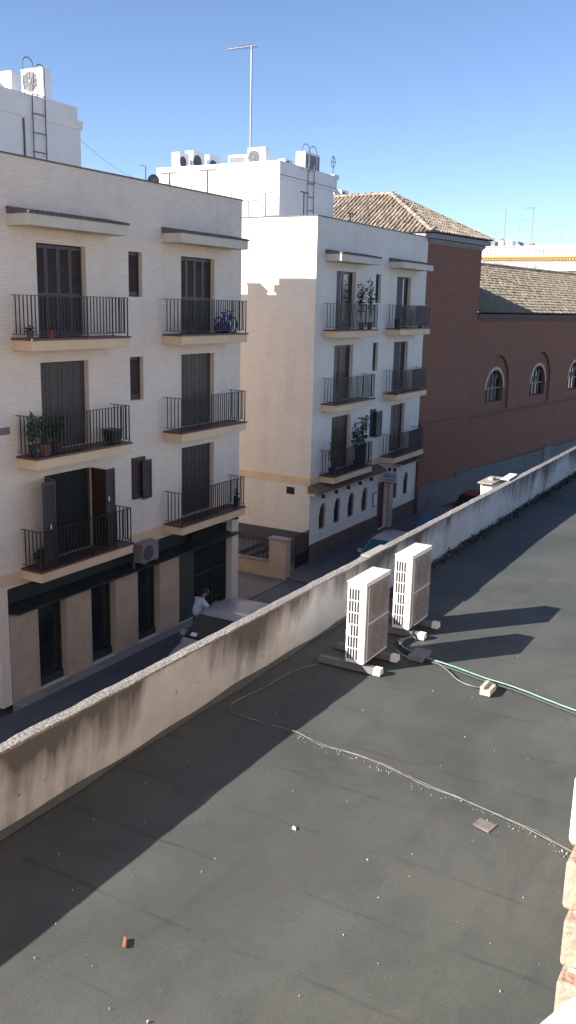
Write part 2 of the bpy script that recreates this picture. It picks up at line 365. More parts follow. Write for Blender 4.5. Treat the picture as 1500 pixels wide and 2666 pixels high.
def shutter_door(root, x0, x1, z0, z1, yw, leaves=4, style='louvre', name='shutter_door', label=None):
    mb = MB(); y = yw+.14; wl = (x1-x0-.04)/leaves
    for i in range(leaves):
        a = x0+.02+wl*i+.004; b = a+wl-.008
        if style == 'louvre': louvre_leaf(mb, a, b, z0+.02, z1-.02, y)
        else: board_leaf(mb, a, b, z0+.02, z1-.02, y, boards=3)
    o = mb.build(name, M['shutter'], root)
    mf = MB(); mf.box(x0+.002, x1-.002, yw+.19, yw+.2, z0, z1); mf.build('dark_backing', M['dark_in'], o)
    if label: o['label'] = label
    return o
def glass_door(root, x0, x1, z0, z1, yw, curtain=.3, label=None):
    """open doorway with a folded shutter at the left and glazing behind"""
    f = MB(); y = yw+.16; s = .06
    m_ = (x0+x1)/2
    for a, b in ((x0+.01, m_), (m_, x1-.01)):
        f.box(a, a+s, y, y+.05, z0, z1-.01); f.box(b-s, b, y, y+.05, z0, z1-.01); f.box(a+s, b-s, y+.002, y+.048, z1-.1, z1-.01); f.box(a+s, b-s, y+.002, y+.048, z0, z0+.3)
    o = f.build('glazed_door', M['shutter'], root)
    g = MB(); g.box(x0+.02, x1-.02, y+.02, y+.03, z0+.1, z1-.05); g.build('pane', M['glass'], o)
    c = MB(); n = 9; cw = (x1-x0)*curtain
    for i in range(n):
        a = x0+.05+cw*i/n; c.tube([(a, y-.06, z0+.03), (a, y-.06, z1-.03)], .022, 5)
    c.build('curtain', M['screen'], o)
    if label: o['label'] = label
    return o
def narrow_window(root, x0, x1, z0, z1, yw, style='louvre'):
    mb = MB(); louvre_leaf(mb, x0+.01, x1-.01, z0+.01, z1-.01, yw+.12, mid=False)
    o = mb.build('window_shutter', M['shutter'], root)
    b_ = MB(); b_.box(x0+.002, x1-.002, yw+.17, yw+.18, z0, z1); b_.build('dark_backing', M['dark_in'], o)
    return o
def balcony(root, x0, x1, zt, yf=16.3, yw=17, screen=None):
    mb = MB(); mb.box(x0, x1, yf, yw-.002, zt-.30, zt-.05); o = mb.build('balcony', M['cream'], root, bevel=.012)
    e = MB(); e.box(x0-.03, x1+.03, yf-.03, yw-.003, zt-.05, zt); e.build('floor_tiles', M['tile_edge'], o, bevel=.006)
    r = MB(); a = .04; xa, xb, ya = x0+a, x1-a, yf+a; zr = zt+1.02; zb = zt+.09
    r.box(xa-.02, xb+.02, ya-.02, ya+.02, zr-.014, zr); r.box(xa-.02, xa+.02, ya+.02, yw-.004, zr-.014, zr); r.box(xb-.02, xb+.02, ya+.02, yw-.004, zr-.014, zr)
    r.box(xa-.01, xb+.01, ya-.01, ya+.01, zb-.012, zb); r.box(xa-.01, xa+.01, ya+.01, yw-.004, zb-.012, zb); r.box(xb-.01, xb+.01, ya+.01, yw-.004, zb-.012, zb)
    n = round((xb-xa)/.12); h = .0105
    for i in range(n+1):
        x = xa+(xb-xa)*i/n; k = .013 if i % 8 == 0 or i == n else h
        r.box(x-k, x+k, ya-k, ya+k, zt if k > h else zb, zr-.014)
    for xs in (xa, xb):
        m_ = round((yw-ya)/.125)
        for i in range(1, m_):
            y = ya+(yw-ya)*i/m_; r.box(xs-h, xs+h, y-h, y+h, zb, zr-.014)
    r.build('railing', M['iron'], o)
    if screen:
        s_ = MB(); s_.box(xa+screen[0], xa+screen[1], ya+.016, ya+.02, zb+.02, zr-.03); s_.build('mesh_screen', M[screen[2]], o)
    return o
def canopy(root, x0, x1, yf=16.3, yw=17, z0=1.66, z1=1.93):
    mb = MB(); mb.box(x0, x1, yf, yw-.002, z0, z1); o = mb.build('canopy', M['cornice'], root, bevel=.012)
    c = MB(); c.hull([(x0-.02, yf-.03, z1), (x0-.02, yf-.03, z1+.025), (x0-.02, yw-.003, z1+.14), (x0-.02, yw-.003, z1)],
                     [(x1+.02, yf-.03, z1), (x1+.02, yf-.03, z1+.025), (x1+.02, yw-.003, z1+.14), (x1+.02, yw-.003, z1)])
    n = int((x1-x0)/.16)
    for i in range(n+1):
        x = x0+(x1-x0)*i/n; c.tube([(x, yf-.04, z1+.022), (x, yw-.01, z1+.14)], .035, 6)
    c.build('tile_cover', M['dark_cover'], o); return o

def outdoor_unit(name, label, group, loc, rz, w_, d_, h_, fans=1, top='ac_white', body='ac_white', side_slots=False, feet=.0, mesh_face=False, fin_side=False):
    """box AC condenser; local -Y is the fan face, origin at base centre"""
    root = thing(name, label, 'air conditioner', loc, rz, group, local=True)
    c = MB(); z0 = feet; hw, hd = w_/2, d_/2
    c.box(-hw, hw, -hd, hd, z0, z0+h_)
    if mesh_face:                                # frame rails round a fin face
        c.box(-hw+.0, -hw+.05, -hd-.012, -hd, z0, z0+h_); c.box(hw-.05, hw, -hd-.012, -hd, z0, z0+h_)
        c.box(-hw+.05, hw-.05, -hd-.012, -hd, z0+h_-.07, z0+h_); c.box(-hw+.05, hw-.05, -hd-.012, -hd, z0, z0+.05)
    o = c.build('casing', M[body], root, bevel=.01)
    t_ = MB(); t_.box(-hw-.006, hw+.006, -hd-.006, hd+.006, z0+h_, z0+h_+.022); t_.build('lid', M[top], root, bevel=.005)
    if mesh_face:
        g = MB(); g.box(-hw+.05, hw-.05, -hd-.004, -hd-.001, z0+.05, z0+h_-.07); f = g.build('coil_face', M['fin'], root)
        g = MB()
        for i in range(1, 8): x = -hw+.05+(w_-.1)*i/8; g.box(x-.006, x+.006, -hd-.014, -hd-.005, z0+.05, z0+h_-.07)
        for i in range(1, 7): z = z0+.05+(h_-.12)*i/7; g.box(-hw+.05, hw-.05, -hd-.018, -hd-.0145, z-.006, z+.006)
        g.build('wire_guard', M['grille'], f)
    else:
        cx_ = -w_*.14 if fans == 1 else -w_*.1; rad = min(w_*.33, h_/fans*.42)
        for k in range(fans):
            cz = z0+h_*(k+.5)/fans; g = MB()
            g.lathe([(rad, 0), (rad, -.014), (rad*.985, -.02), (rad*.96, -.008), (rad*.2, -.006), (.001, -.006)], (cx_, -hd, cz), 28, 'y')
            f = g.build('fan_grille', M['grille'], root)
            g = MB()
            for q_ in range(1, 6):
                rr = rad*q_/6; g.tube([(cx_+rr*math.cos(a*math.pi/12), -hd-.013, cz+rr*math.sin(a*math.pi/12)) for a in range(25)], .004, 4)
            for q_ in range(8):
                a = q_*math.pi/4; g.tube([(cx_+.03*math.cos(a), -hd-.016, cz+.03*math.sin(a)), (cx_+rad*.98*math.cos(a), -hd-.016, cz+rad*.98*math.sin(a))], .005, 4)
            g.lathe([(rad*.22, 0), (rad*.22, -.012), (.001, -.014)], (cx_, -hd-.008, cz), 14, 'y')
            g.build('guard_rings', M['ac_white'] if fans > 9 else M['grille'], f)
    if fin_side:                                 # open louvre slot on the -X side
        g = MB()
        for i in range(9): z = z0+h_*.16+h_*.075*i; g.box(-hw-.006, -hw-.001, -hd+.08, hd-.08, z, z+h_*.04)
        g.build('side_louvres', M['slot'], root)
    return root

# ---------------------------------------------------------------- the two white apartment blocks
def shell(root, x0, x1, holes, zb=-10.33, zt=3.26, yb=27.0, yw=17.0, mat='white_brick'):
    mb = MB(); wall_grid(mb, lambda u, v, d: (u, yw+d, v), x0, x1, zb, zt, holes)
    mb.q((x0, yw, zb), (x0, yw, zt), (x0, yb, zt), (x0, yb, zb)); mb.q((x1, yw, zb), (x1, yb, zb), (x1, yb, zt), (x1, yw, zt)); mb.q((x0, yb, zb), (x0, yb, zt), (x1, yb, zt), (x1, yb, zb))
    t_ = .2                                       # inner faces and top of the parapet
    mb.q((x0+t_, yw+t_, 2.5), (x1-t_, yw+t_, 2.5), (x1-t_, yw+t_, zt), (x0+t_, yw+t_, zt)); mb.q((x0+t_, yb-t_, 2.5), (x1-t_, yb-t_, 2.5), (x1-t_, yb-t_, zt), (x0+t_, yb-t_, zt))
    mb.q((x0+t_, yw+t_, 2.5), (x0+t_, yb-t_, 2.5), (x0+t_, yb-t_, zt), (x0+t_, yw+t_, zt)); mb.q((x1-t_, yw+t_, 2.5), (x1-t_, yb-t_, 2.5), (x1-t_, yb-t_, zt), (x1-t_, yw+t_, zt))
    mb.build('wall', M[mat], root, recalc=False)
    c = MB()
    for a in ((x0-.03, x1+.03, yw-.03, yw+t_+.02), (x0-.03, x1+.03, yb-t_-.02, yb+.03)): c.box(a[0], a[1], a[2], a[3], zt, zt+.035)
    for a in ((x0-.03, x0+t_+.02), (x1-t_-.02, x1+.03)): c.box(a[0], a[1], yw+t_+.02, yb-t_-.02, zt, zt+.035)
    c.build('coping', M['dark_cover'], root)
    d = MB(); d.box(x0+t_, x1-t_, yw+t_, yb-t_, 2.3, 2.5); d.build('roof', M['drive'], root)
def penthouse(root, x0, x1, y0, y1, zb=2.5, zt=6.05, line=True):
    mb = MB(); mb.box(x0, x1, y0, y1, zb, zt-.68); mb.box(x0, x1-.12 if line else x1, y0, y1, zt-.40, zt)
    mb.box(x0-.03, x1+.10, y0-.02, y1+.03, zt-.68, zt-.40)
    o = mb.build('penthouse', M['white_plaster'], root, bevel=.01)
    c = MB()
    if not line: c.box(x0-.045, x1+.115, y0-.035, y1+.045, zt-.55, zt-.53); c.build('drip_line', M['stone_grey'], o)
    return o
def roof_ladder(name, label, x0, x1, y, z0, z1, ztop, loops):
    root = thing(name, label, 'ladder', ((x0+x1)/2, y, z0))
    a = MB()
    for x in (x0, x1): a.tube([(x, y, z0), (x, y, z1)], .018, 6)
    a.build('side_rail', M['rod'], root)
    n = int((z1-z0)/.55)
    for i in range(n+1):
        z = z1-.25-.55*i
        if z > z0: a = MB(); a.tube([(x0-.02, y, z), ((x0+x1)/2, y-.05, z), (x1+.02, y, z)], .016, 5); a.build('rung', M['rod'], root)
    for (xa, xb, za) in loops:
        a = MB(); r = (xb-xa)/2; cx_ = (xa+xb)/2
        pts = [(xa, y-.05, z1-.35), (xa, y, za-r)]+[(cx_-r*math.cos(math.pi*k/10), y+.0, za-r+r*math.sin(math.pi*k/10)) for k in range(11)]+[(xb, y, z1-.2)]
        a.tube(pts, .016, 5); a.build('safety_hoop', M['rod'], root)
    return root

FL = (-.95, -3.85, -6.75); DT = (1.33, -1.59, -4.50)
# block A (nearest)
A = thing('apartment_building', 'nearest white brick apartment block with dark green shopfront at street level', 'building', (20.8, 17, -10.4))
holes = []
for k in range(3):
    holes += [(17.05, 18.82, FL[k], DT[k], .2), (23.0, 24.78, FL[k], DT[k], .2)]
for z0, z1 in ((.10, 1.33), (-2.82, -1.58), (-5.74, -4.50)): holes.append((20.55, 21.15, z0, z1, .2))
holes.append((15.62, 25.93, -10.33, -7.2, .45))
shell(A, 15.3, 26.35, holes)
b_ = MB(); b_.box(15.27, 26.38, 16.965, 16.998, -7.10, -6.80); b_.build('string_course', M['cream'], A)
for k in range(3):
    balcony(A, 16.13, 19.72, FL[k]); balcony(A, 22.08, 25.67, FL[k])
canopy(A, 16.15, 19.71); canopy(A, 22.08, 25.65)
shutter_door(A, 17.05, 18.82, FL[0], DT[0], 17, 4, 'louvre', label='four louvred brown shutters of the top left door')
shutter_door(A, 17.05, 18.82, FL[1], DT[1], 17, 4, 'board')
shutter_door(A, 23.0, 24.78, FL[0], DT[0], 17, 4, 'louvre'); shutter_door(A, 23.0, 24.78, FL[1], DT[1], 17, 4, 'board'); shutter_door(A, 23.0, 24.78, FL[2], DT[2], 17, 4, 'board')
narrow_window(A, 20.55, 21.15, .10, 1.33, 17); narrow_window(A, 20.55, 21.15, -2.82, -1.58, 17)
# lowest narrow window: one shutter leaf stands ajar
mb = MB(); louvre_leaf(mb, 20.56, 21.14, -5.73, -4.51, 16.95, mid=False); louvre_leaf(mb, 20.9, 21.32, -5.77, -4.6, 16.86, mid=False)
mb.build('window_shutter', M['shutter'], A, label='folded shutter standing proud of the lowest narrow window')
# lowest left door: curtain strips between shutters folded outwards
mb = MB(); mb.box(17.06, 18.81, 17.12, 17.13, FL[2], DT[2]); c_ = mb.build('doorway', M['dark_in'], A, label='open lowest left doorway behind a fly curtain')
mb = MB()
for i in range(27):
    x = 17.10+i*.062; mb.box(x, x+.03, 17.0, 17.012, FL[2]+.03, DT[2]-.03)
mb.build('fly_curtain', M['curtain'], c_)
mb = MB(); louvre_leaf(mb, 0, .54, FL[2]+.03, DT[2]-.02, 0, mid=False); mb.xf(Matrix.Translation((17.06, 16.99, 0)) @ Matrix.Rotation(R(-113), 4, 'Z'))
n_ = len(mb.v); louvre_leaf(mb, 16.42, 16.86, FL[2]+.03, DT[2]-.02, 16.44, mid=False)
mb.build('folded_shutter', M['shutter'], A)
mb = MB(); louvre_leaf(mb, 0, .54, FL[2]+.03, DT[2]-.02, 0, mid=False); mb.xf(Matrix.Translation((18.81, 16.99, 0)) @ Matrix.Rotation(R(-92), 4, 'Z'))
louvre_leaf(mb, 18.80, 19.16, FL[2]+.03, DT[2]-.02, 16.44, mid=False)
o_ = mb.build('folded_shutter', M['shutter'], A)
for x, z in ((16.62, -5.75), (18.86, -5.4)):
    mb = MB(); mb.box(x, x+.025, 16.40, 16.43, z, z+.12); mb.build('shutter_catch', M['ac_white'], A)
# shopfront
YR = 17.3
sf = MB(); sf.box(15.63, 25.92, 17.40, 17.44, -10.32, -7.21); s_ = sf.build('shopfront', M['green_dark'], A)
for x0, x1 in ((15.66, 16.66), (17.72, 18.72), (19.77, 20.79), (21.86, 22.88)):
    p_ = MB(); p_.box(x0, x1, 17.02, 17.39, -10.32, -7.93); p_.build('stone_panel', M['panel'], s_, bevel=.008)
for x0, x1 in ((16.67, 17.71), (18.73, 19.76), (20.80, 21.85)):
    p_ = MB(); p_.box(x0, x1, 17.28, 17.30, -10.1, -7.95); g_ = p_.build('shop_window', M['glass'], s_)
    p_ = MB(); p_.box(x0, x1, 17.2, 17.32, -10.32, -10.1); p_.box(x0, x0+.05, 17.24, 17.33, -10.1, -7.95); p_.box(x1-.05, x1, 17.24, 17.33, -10.1, -7.95)
    p_.build('window_sill', M['green_dark'], s_)
p_ = MB(); p_.box(22.89, 23.81, 17.10, 17.39, -10.32, -7.9); p_.build('green_panel', M['green_panel'], s_)
p_ = MB(); p_.box(23.83, 25.91, 17.32, 17.36, -10.32, -7.9)
for i in range(26): x = 23.85+i*.081; p_.box(x, x+.03, 17.22, 17.30, -10.3, -7.5)
p_.box(23.83, 25.91, 17.205, 17.218, -9.0, -8.95); p_.build('gate', M['green_dark'], s_)
p_ = MB(); p_.hull([(15.75, 16.80, -7.90), (15.75, 16.80, -7.86), (15.75, 17.38, -7.78), (15.75, 17.38, -7.90)], [(26.25, 16.80, -7.90), (26.25, 16.80, -7.86), (26.25, 17.38, -7.78), (26.25, 17.38, -7.90)])
p_.v = [(x if y < 16.999 or 15.8 < x < 26.0 else min(max(x, 15.63), 25.92), y, z) for x, y, z in p_.v]
p_.build('marquee', M['green_dark'], A)
p_ = MB(); p_.box(15.62, 25.93, 16.64, 17.0, -10.6, -10.31); p_.build('threshold', M['threshold'], A)
p_ = MB(); p_.box(15.42, 15.93, 16.98, 16.999, -3.28, -3.10); p_.build('street_name_plate', M['screen'], A)
penthouse(A, 16.4, 24.1, 21.85, 25.15)
# unseen raised parapet and chimney, added to shape the shadow on block B
p_ = MB(); p_.box(25.9, 26.32, 22.9, 26.98, 3.3, 3.85); p_.build('unseen_shadow_parapet', M['white_plaster'], A)
p_ = MB(); p_.box(25.9, 26.3, 24.0, 24.6, 3.86, 4.22); p_.box(25.86, 26.34, 23.97, 24.63, 4.22, 4.28); p_.build('chimney', M['white_plaster'], A)  # hidden stub, sized for the bump in that shadow
# small bracket under the right balcony
p_ = MB(); p_.hull([(25.9, 16.75, -7.25), (25.96, 16.75, -7.25), (25.96, 17, -7.2), (25.9, 17, -7.2)], [(25.9, 16.75, -7.32), (25.96, 16.75, -7.32), (25.96, 17, -7.38), (25.9, 17, -7.38)]); p_.build('bracket', M['iron'], A)

# block B
B = thing('apartment_building', 'farther white brick apartment block beside the brick tower, its side wall half sunlit', 'building', (37.2, 17, -10.4))
holes = []
for k in range(3): holes += [(33.33, 35.08, FL[k], DT[k], .2), (39.37, 41.03, FL[k], DT[k], .2)]
for z0, z1 in ((.12, 1.35), (-2.80, -1.57), (-5.74, -4.50)): holes.append((37.06, 37.60, z0, z1, .2))
AW = [(32.45, 33.03), (33.80, 34.38), (35.14, 35.74), (36.54, 37.12), (39.98, 40.52), (41.34, 41.86)]
for x0, x1 in AW: holes.append((x0, x1, -9.09, -7.98, .16, .42))
holes.append((38.28, 39.30, -10.33, -8.03, .3)); 
shell(B, 31.6, 42.9, holes, yb=30, mat='white_brick_pale')
b_ = MB(); b_.box(31.57, 42.9, 16.965, 16.998, -7.06, -6.78); b_.box(31.565, 31.598, 16.965, 29.9, -7.06, -6.78); b_.build('string_course', M['cream'], B)
for k in range(3):
    balcony(B, 32.33, 35.96, FL[k], screen=(1.9, 3.0, 'netting') if k == 2 else None); balcony(B, 38.35, 41.96, FL[k], screen=(1.75, 3.2, 'screen'))
canopy(B, 32.33, 35.96); canopy(B, 38.4, 41.95)
glass_door(B, 33.33, 35.08, FL[0], DT[0], 17); glass_door(B, 39.37, 41.03, FL[0], DT[0], 17, .55)
glass_door(B, 33.33, 35.08, FL[1], DT[1], 17, .2); glass_door(B, 39.37, 41.03, FL[1], DT[1], 17, .6)
shutter_door(B, 33.33, 35.08, FL[2], DT[2], 17, 4, 'board'); shutter_door(B, 39.37, 41.03, FL[2], DT[2], 17, 4, 'louvre')
narrow_window(B, 37.06, 37.60, .12, 1.35, 17); narrow_window(B, 37.06, 37.60, -2.80, -1.57, 17)
mb = MB(); louvre_leaf(mb, 37.07, 37.59, -5.73, -4.51, 16.95, mid=False); louvre_leaf(mb, 37.35, 37.95, -5.77, -4.6, 16.8, mid=False)
mb.build('window_shutter', M['plastic_dark'], B, label='dark shutter standing open over the lowest narrow window')
for x0, x1 in AW:
    p_ = MB(); p_.box(x0+.002, x1-.002, 17.13, 17.15, -9.09, -7.99); wdw = p_.build('arched_window', M['glass'], B)
    p_ = MB(); m_ = (x0+x1)/2
    for i in range(1, 6): x = x0+(x1-x0)*i/6; zt_ = -8.40+.42*math.sqrt(max(0, 1-((x-m_)/((x1-x0)/2))**2)); p_.tube([(x, 17.03, -9.07), (x, 17.03, zt_)], .011, 4)
    for z in (-8.95, -8.7, -8.45): p_.tube([(x0+.003, 17.045, z), (x1-.003, 17.045, z)], .009, 4)
    p_.build('window_grille', M['door_red'] if x0 in (32.45, 36.54) else M['iron'], wdw)
    p_ = MB(); p_.box(x0-.08, x1+.08, 16.93, 16.999, -9.19, -9.10); p_.build('window_sill', M['white_plaster'], wdw)
    p_ = MB(); w_ = (x1-x0)/2; n = 12
    for k in range(n):
        a0, a1 = math.pi*k/n, math.pi*(k+1)/n
        i0 = (m_-w_*math.cos(a0), -8.40+.42*math.sin(a0)); i1 = (m_-w_*math.cos(a1), -8.40+.42*math.sin(a1)); e0 = (m_-(w_+.07)*math.cos(a0), -8.40+.50*math.sin(a0)); e1 = (m_-(w_+.07)*math.cos(a1), -8.40+.50*math.sin(a1))
        p_.hull([(i0[0], 16.975, i0[1]), (e0[0], 16.975, e0[1]), (e1[0], 16.975, e1[1]), (i1[0], 16.975, i1[1])], [(i0[0], 16.999, i0[1]), (e0[0], 16.999, e0[1]), (e1[0], 16.999, e1[1]), (i1[0], 16.999, i1[1])])
    p_.build('arch_moulding', M['white_plaster'], wdw)
p_ = MB(); p_.box(31.62, 38.27, 16.94, 16.998, -10.34, -9.56); p_.box(39.80, 42.88, 16.94, 16.998, -10.34, -9.58); p_.build('brick_plinth', M['plinth_brick'], B)
p_ = MB(); p_.box(31.56, 31.598, 17.0, 29.9, -10.38, -9.06); p_.build('grey_dado', M['grey_plinth'], B)
p_ = MB(); p_.box(38.30, 39.28, 17.14, 17.18, -10.33, -8.05); p_.box(38.36, 38.76, 17.12, 17.139, -9.9, -8.3); p_.box(38.82, 39.22, 17.12, 17.139, -9.9, -8.3); p_.build('street_door', M['door_red'], B)
p_ = MB(); p_.box(39.33, 39.79, 16.86, 16.998, -10.33, -8.0); p_.box(39.29, 39.83, 16.84, 16.999, -8.0, -7.9); p_.build('door_pilaster', M['panel'], B)
p_ = MB(); p_.box(37.70, 38.12, 16.95, 16.998, -9.06, -8.42); nb = p_.build('notice_case', M['screen'], B)
p_ = MB(); p_.box(37.74, 38.08, 16.944, 16.949, -9.02, -8.46); p_.build('notice_sheet', M['paper'], nb)
p_ = MB(); p_.box(31.585, 31.599, 17.71, 18.08, -7.53, -7.235)
for i in range(6): p_.box(31.575, 31.584, 17.72, 18.07, -7.52+i*.048, -7.495+i*.048)
p_.build('vent_grille', M['slot'], B)
for (xa, xb) in ((31.4, 37.95), (40.0, 42.75)):       # tiled pent roof over the ground floor
    p_ = MB(); y0, y1, z0, z1 = 16.48, 16.995, -7.33, -7.09
    p_.hull([(xa, y0, z0-.03), (xa, y0, z0), (xa, y1, z1), (xa, y1, z0-.03)], [(xb, y0, z0-.03), (xb, y0, z0), (xb, y1, z1), (xb, y1, z0-.03)])
    n = int((xb-xa)/.2)
    for i in range(n+1): x = xa+(xb-xa)*i/n; p_.tube([(x, y0-.03, z0+.005), (x, y1-.02, z1)], .055, 6)
    aw = p_.build('tiled_awning', M['awning_tile'], B)
    p_ = MB(); p_.box(xa+.1, xb-.1, 16.7, 16.998, z0-.16, z0-.035); p_.build('awning_soffit', M['cornice'], aw)
for i in range(5):
    x = 32.35+i*1.16; p_ = MB(); p_.tube([(x, 16.99, -7.56), (x, 16.82, -7.58)], .02, 5); p_.lathe([(.03, 0), (.075, -.05), (.085, -.17), (.03, -.17)], (x+.02, 16.78, -7.52), 8); p_.build('spotlight', M['iron'], B)
# hanging sign over the door
sg = MB(); sg.box(38.76, 38.84, 16.28, 16.96, -8.03, -7.58); sgn = sg.build('door_sign', M['sign_face'], B, bevel=.01)
sg = MB()
for i, (ya, wd) in enumerate(((16.36, .09), (16.49, .05), (16.57, .10), (16.71, .06), (16.80, .1))): sg.box(38.752, 38.759, ya, ya+wd, -7.78+.02*(i % 2), -7.70)
sg.build('lettering_line', M['car_blue'], sgn); sg = MB()
for ya, wd in ((16.40, .42),): sg.box(38.752, 38.759, ya, ya+wd, -7.93, -7.89)
sg.build('lettering_line', M['car_blue'], sgn)
sg = MB(); sg.box(38.75, 38.85, 16.27, 16.97, -8.07, -8.032); sg.build('sign_trim', M['rusty'], sgn)
for y in (16.42, 16.68):
    sg = MB(); sg.tube([(38.8, y, -7.578), (38.8, y, -7.5)], .02, 5); sg.lathe([(.03, 0), (.08, .03), (.07, .16), (.02, .18)], (38.8, y, -7.5), 8); sg.build('spotlight', M['iron'], sgn)
penthouse(B, 33.80, 38.63, 20.0, 26.3, zt=5.69, line=False)
p_ = MB(); p_.box(33.86, 38.1, 26.35, 27.0, 2.5, 5.1); p_.build('rear_shed', M['white_plaster'], B)

# block C, unseen to the left, added to shade the near end of the street
C_ = thing('apartment_building', 'unseen block added left of the nearest block to shade the near street', 'building', (3, 17, -10.4))
p_ = MB(); p_.box(-8, 9.4, 17, 28, -10.4, 2.86); p_.build('wall', M['white_brick'], C_)
p_ = MB(); p_.box(-8.03, 9.43, 16.97, 28.03, 2.862, 2.9); p_.build('coping', M['dark_cover'], C_)
for x in (-5.5, .4, 5.9):
    for k in range(3): balcony(C_, x, x+3.3, FL[k]); shutter_door(C_, x+.8, x+2.5, FL[k], DT[k], 16.78, 4, 'board')
p_ = MB(); p_.box(9.45, 15.26, 17.6, 17.85, -10.4, -8.2); tag(p_.build('passage_wall', M['white_plaster']), 'low pale wall closing the passage left of the nearest block', 'wall')

# ---------------------------------------------------------------- fence and gate between the blocks
FX = 29.25
g = thing('fence_wall', 'low rendered wall with black railings and square gate pier between the two white blocks', 'fence', (FX, 18, -10.4))
p_ = MB(); p_.box(FX, FX+.25, 17.46, 26.5, -10.4, -9.80); p_.build('wall', M['panel'], g)
p_ = MB(); p_.box(FX-.03, FX+.28, 17.461, 26.5, -9.80, -9.74); p_.build('coping', M['threshold'], g)
p_ = MB(); p_.box(FX, FX+.34, 16.69, 17.459, -10.4, -8.86); pr = p_.build('pier', M['panel'], g, bevel=.01)
p_ = MB(); p_.box(FX-.04, FX+.38, 16.65, 17.50, -8.86, -8.79); p_.build('pier_cap', M['threshold'], pr)
p_ = MB(); x = FX+.12
for z in (-9.66, -8.90): p_.box(x-.012, x+.012, 17.5, 26.4, z-.012, z+.012)
for i in range(76): y = 17.53+i*.117; p_.box(x-.010, x+.010, y-.010, y+.010, -9.738, -8.86)
p_.build('railing', M['iron'], g)
g = thing('metal_gate', 'black barred pedestrian gate standing against the farther block', 'gate', (31.0, 17, -10.3))
p_ = MB(); y = 16.97
for x in (30.5, 31.52): p_.box(x-.02, x+.02, y-.02, y+.02, -10.3, -8.88)
for z in (-10.25, -9.72, -8.92): p_.box(30.52, 31.5, y-.015, y+.015, z-.015, z+.015)
for i in range(1, 11): x = 30.52+.98*i/11; p_.box(x-.009, x+.009, y-.009, y+.009, -9.7, -8.93)
p_.build('bars', M['iron'], g)
p_ = MB(); p_.box(30.52, 31.5, y+.002, y+.008, -10.24, -9.735); p_.build('kick_plate', M['iron'], g)
p_ = MB(); p_.box(30.52, 30.6, y-.035, y-.0, -9.5, -9.36); p_.build('lock', M['rod'], g)
p_ = MB()
for i in range(4): p_.box(29.95, 31.55, 18.2+i*.32, 30, -10.4, -10.2+i*.16)
tag(p_.build('entrance_steps', M['drive']), 'pale steps rising behind the barred pedestrian gate', 'steps')

# ---------------------------------------------------------------- brick tower and wing (local frame, turned with the street)
T = thing('brick_church', 'dark red brick hall with a hipped tile tower and a long arched wing', 'building', (42.95, 17, 0), R(-7.4))
S1 = 5.85; ZT = 3.2
mb = MB(); P_ = lambda u, v, d: (u, d, v)
mb.q((0, 0, -10.5), (S1, 0, -10.5), (S1, 0, ZT), (0, 0, ZT)); mb.q((0, 0, -10.5), (0, 0, ZT), (0, 14, ZT), (0, 14, -10.5)); mb.q((S1, 0, -10.5), (S1, 14, -10.5), (S1, 14, ZT), (S1, 0, ZT)); mb.q((0, 14, -10.5), (0, 14, ZT), (S1, 14, ZT), (S1, 14, -10.5))
mb.build('tower_wall', M['red_brick'], T, recalc=False)
YW = .0; S2 = 60
win = [(7.85+6.35*k, 10.15+6.35*k) for k in range(8)]
mb = MB(); wall_grid(mb, lambda u, v, d: (u, YW+.06+d, v), S1, S2, -10.5, -.28, [(a-.55, b+.55, -5.75, -2.55, .12, 1.7) for a, b in win])
mb.q((S2, YW+.06, -10.5), (S2, 11, -10.5), (S2, 11, -.28), (S2, YW+.06, -.28)); mb.q((S1, 11, -10.5), (S1, 11, -.28), (S2, 11, -.28), (S2, 11, -10.5))
mb.build('wing_wall', M['red_brick'], T, recalc=False)
for a, b in win:
    mb = MB(); wall_grid(mb, lambda u, v, d: (u, YW+.18+d, v), a-.56, b+.56, -5.75, -2.55, [(a, b, -5.25, -3.4, .25, 1.1)]); ni = mb.build('window_niche', M['red_brick'], T, recalc=False)
    mb = MB(); m_ = (a+b)/2; w_ = (b-a)/2
    for k in range(14):
        a0, a1 = math.pi*k/14, math.pi*(k+1)/14
        f_ = lambda aa, e: (m_-(w_+e)*math.cos(aa), -4.5+(1.1+e)*math.sin(aa))
        i0, i1, e0, e1 = f_(a0, -.02), f_(a1, -.02), f_(a0, .17), f_(a1, .17)
        mb.hull([(i0[0], .15, i0[1]), (e0[0], .15, e0[1]), (e1[0], .15, e1[1]), (i1[0], .15, i1[1])], [(i0[0], .179, i0[1]), (e0[0], .179, e0[1]), (e1[0], .179, e1[1]), (i1[0], .179, i1[1])])
    mb.build('arch_trim', M['panel'], ni)
    mb = MB(); mb.box(a+.01, b-.01, .40, .42, -5.24, -3.42); mb.build('pane', M['glass'], ni)
    mb = MB()
    for x in (m_-.5, m_, m_+.5): mb.box(x-.025, x+.025, .35, .39, -5.24, -3.45)
    mb.box(a+.01, b-.01, .355, .385, -4.52, -4.45)
    for k in (-1, 1): mb.tube([(m_, .37, -4.45), (m_+k*.75, .37, -3.75)], .03, 4)
    mb.build('window_bars', M['threshold'], ni)
mb = MB(); mb.box(S1+.02, S2, -.01, .058, -5.95, -5.83); mb.box(S1+.02, S2, -.02, .058, -.62, -.50); mb.box(S1+.02, S2, -.07, .058, -.499, -.29); mb.build('brick_cornice', M['plinth_brick'], T)
mb = MB(); mb.box(.0, 4.06, -.16, -.002, -5.78, -5.70); mb.box(0, 4.04, -.12, -.002, -10.5, -5.781); mb.build('buttress', M['red_brick'], T)
mb = MB(); mb.box(.0, S1, -.48, -.005, -10.5, -8.9) if False else mb.box(-.0, 4.08, -.20, -.121, -10.5, -8.92); mb.box(4.08, S2, -.20, -.003, -10.5, -8.80); mb.build('stone_plinth', M['stone_grey'], T)
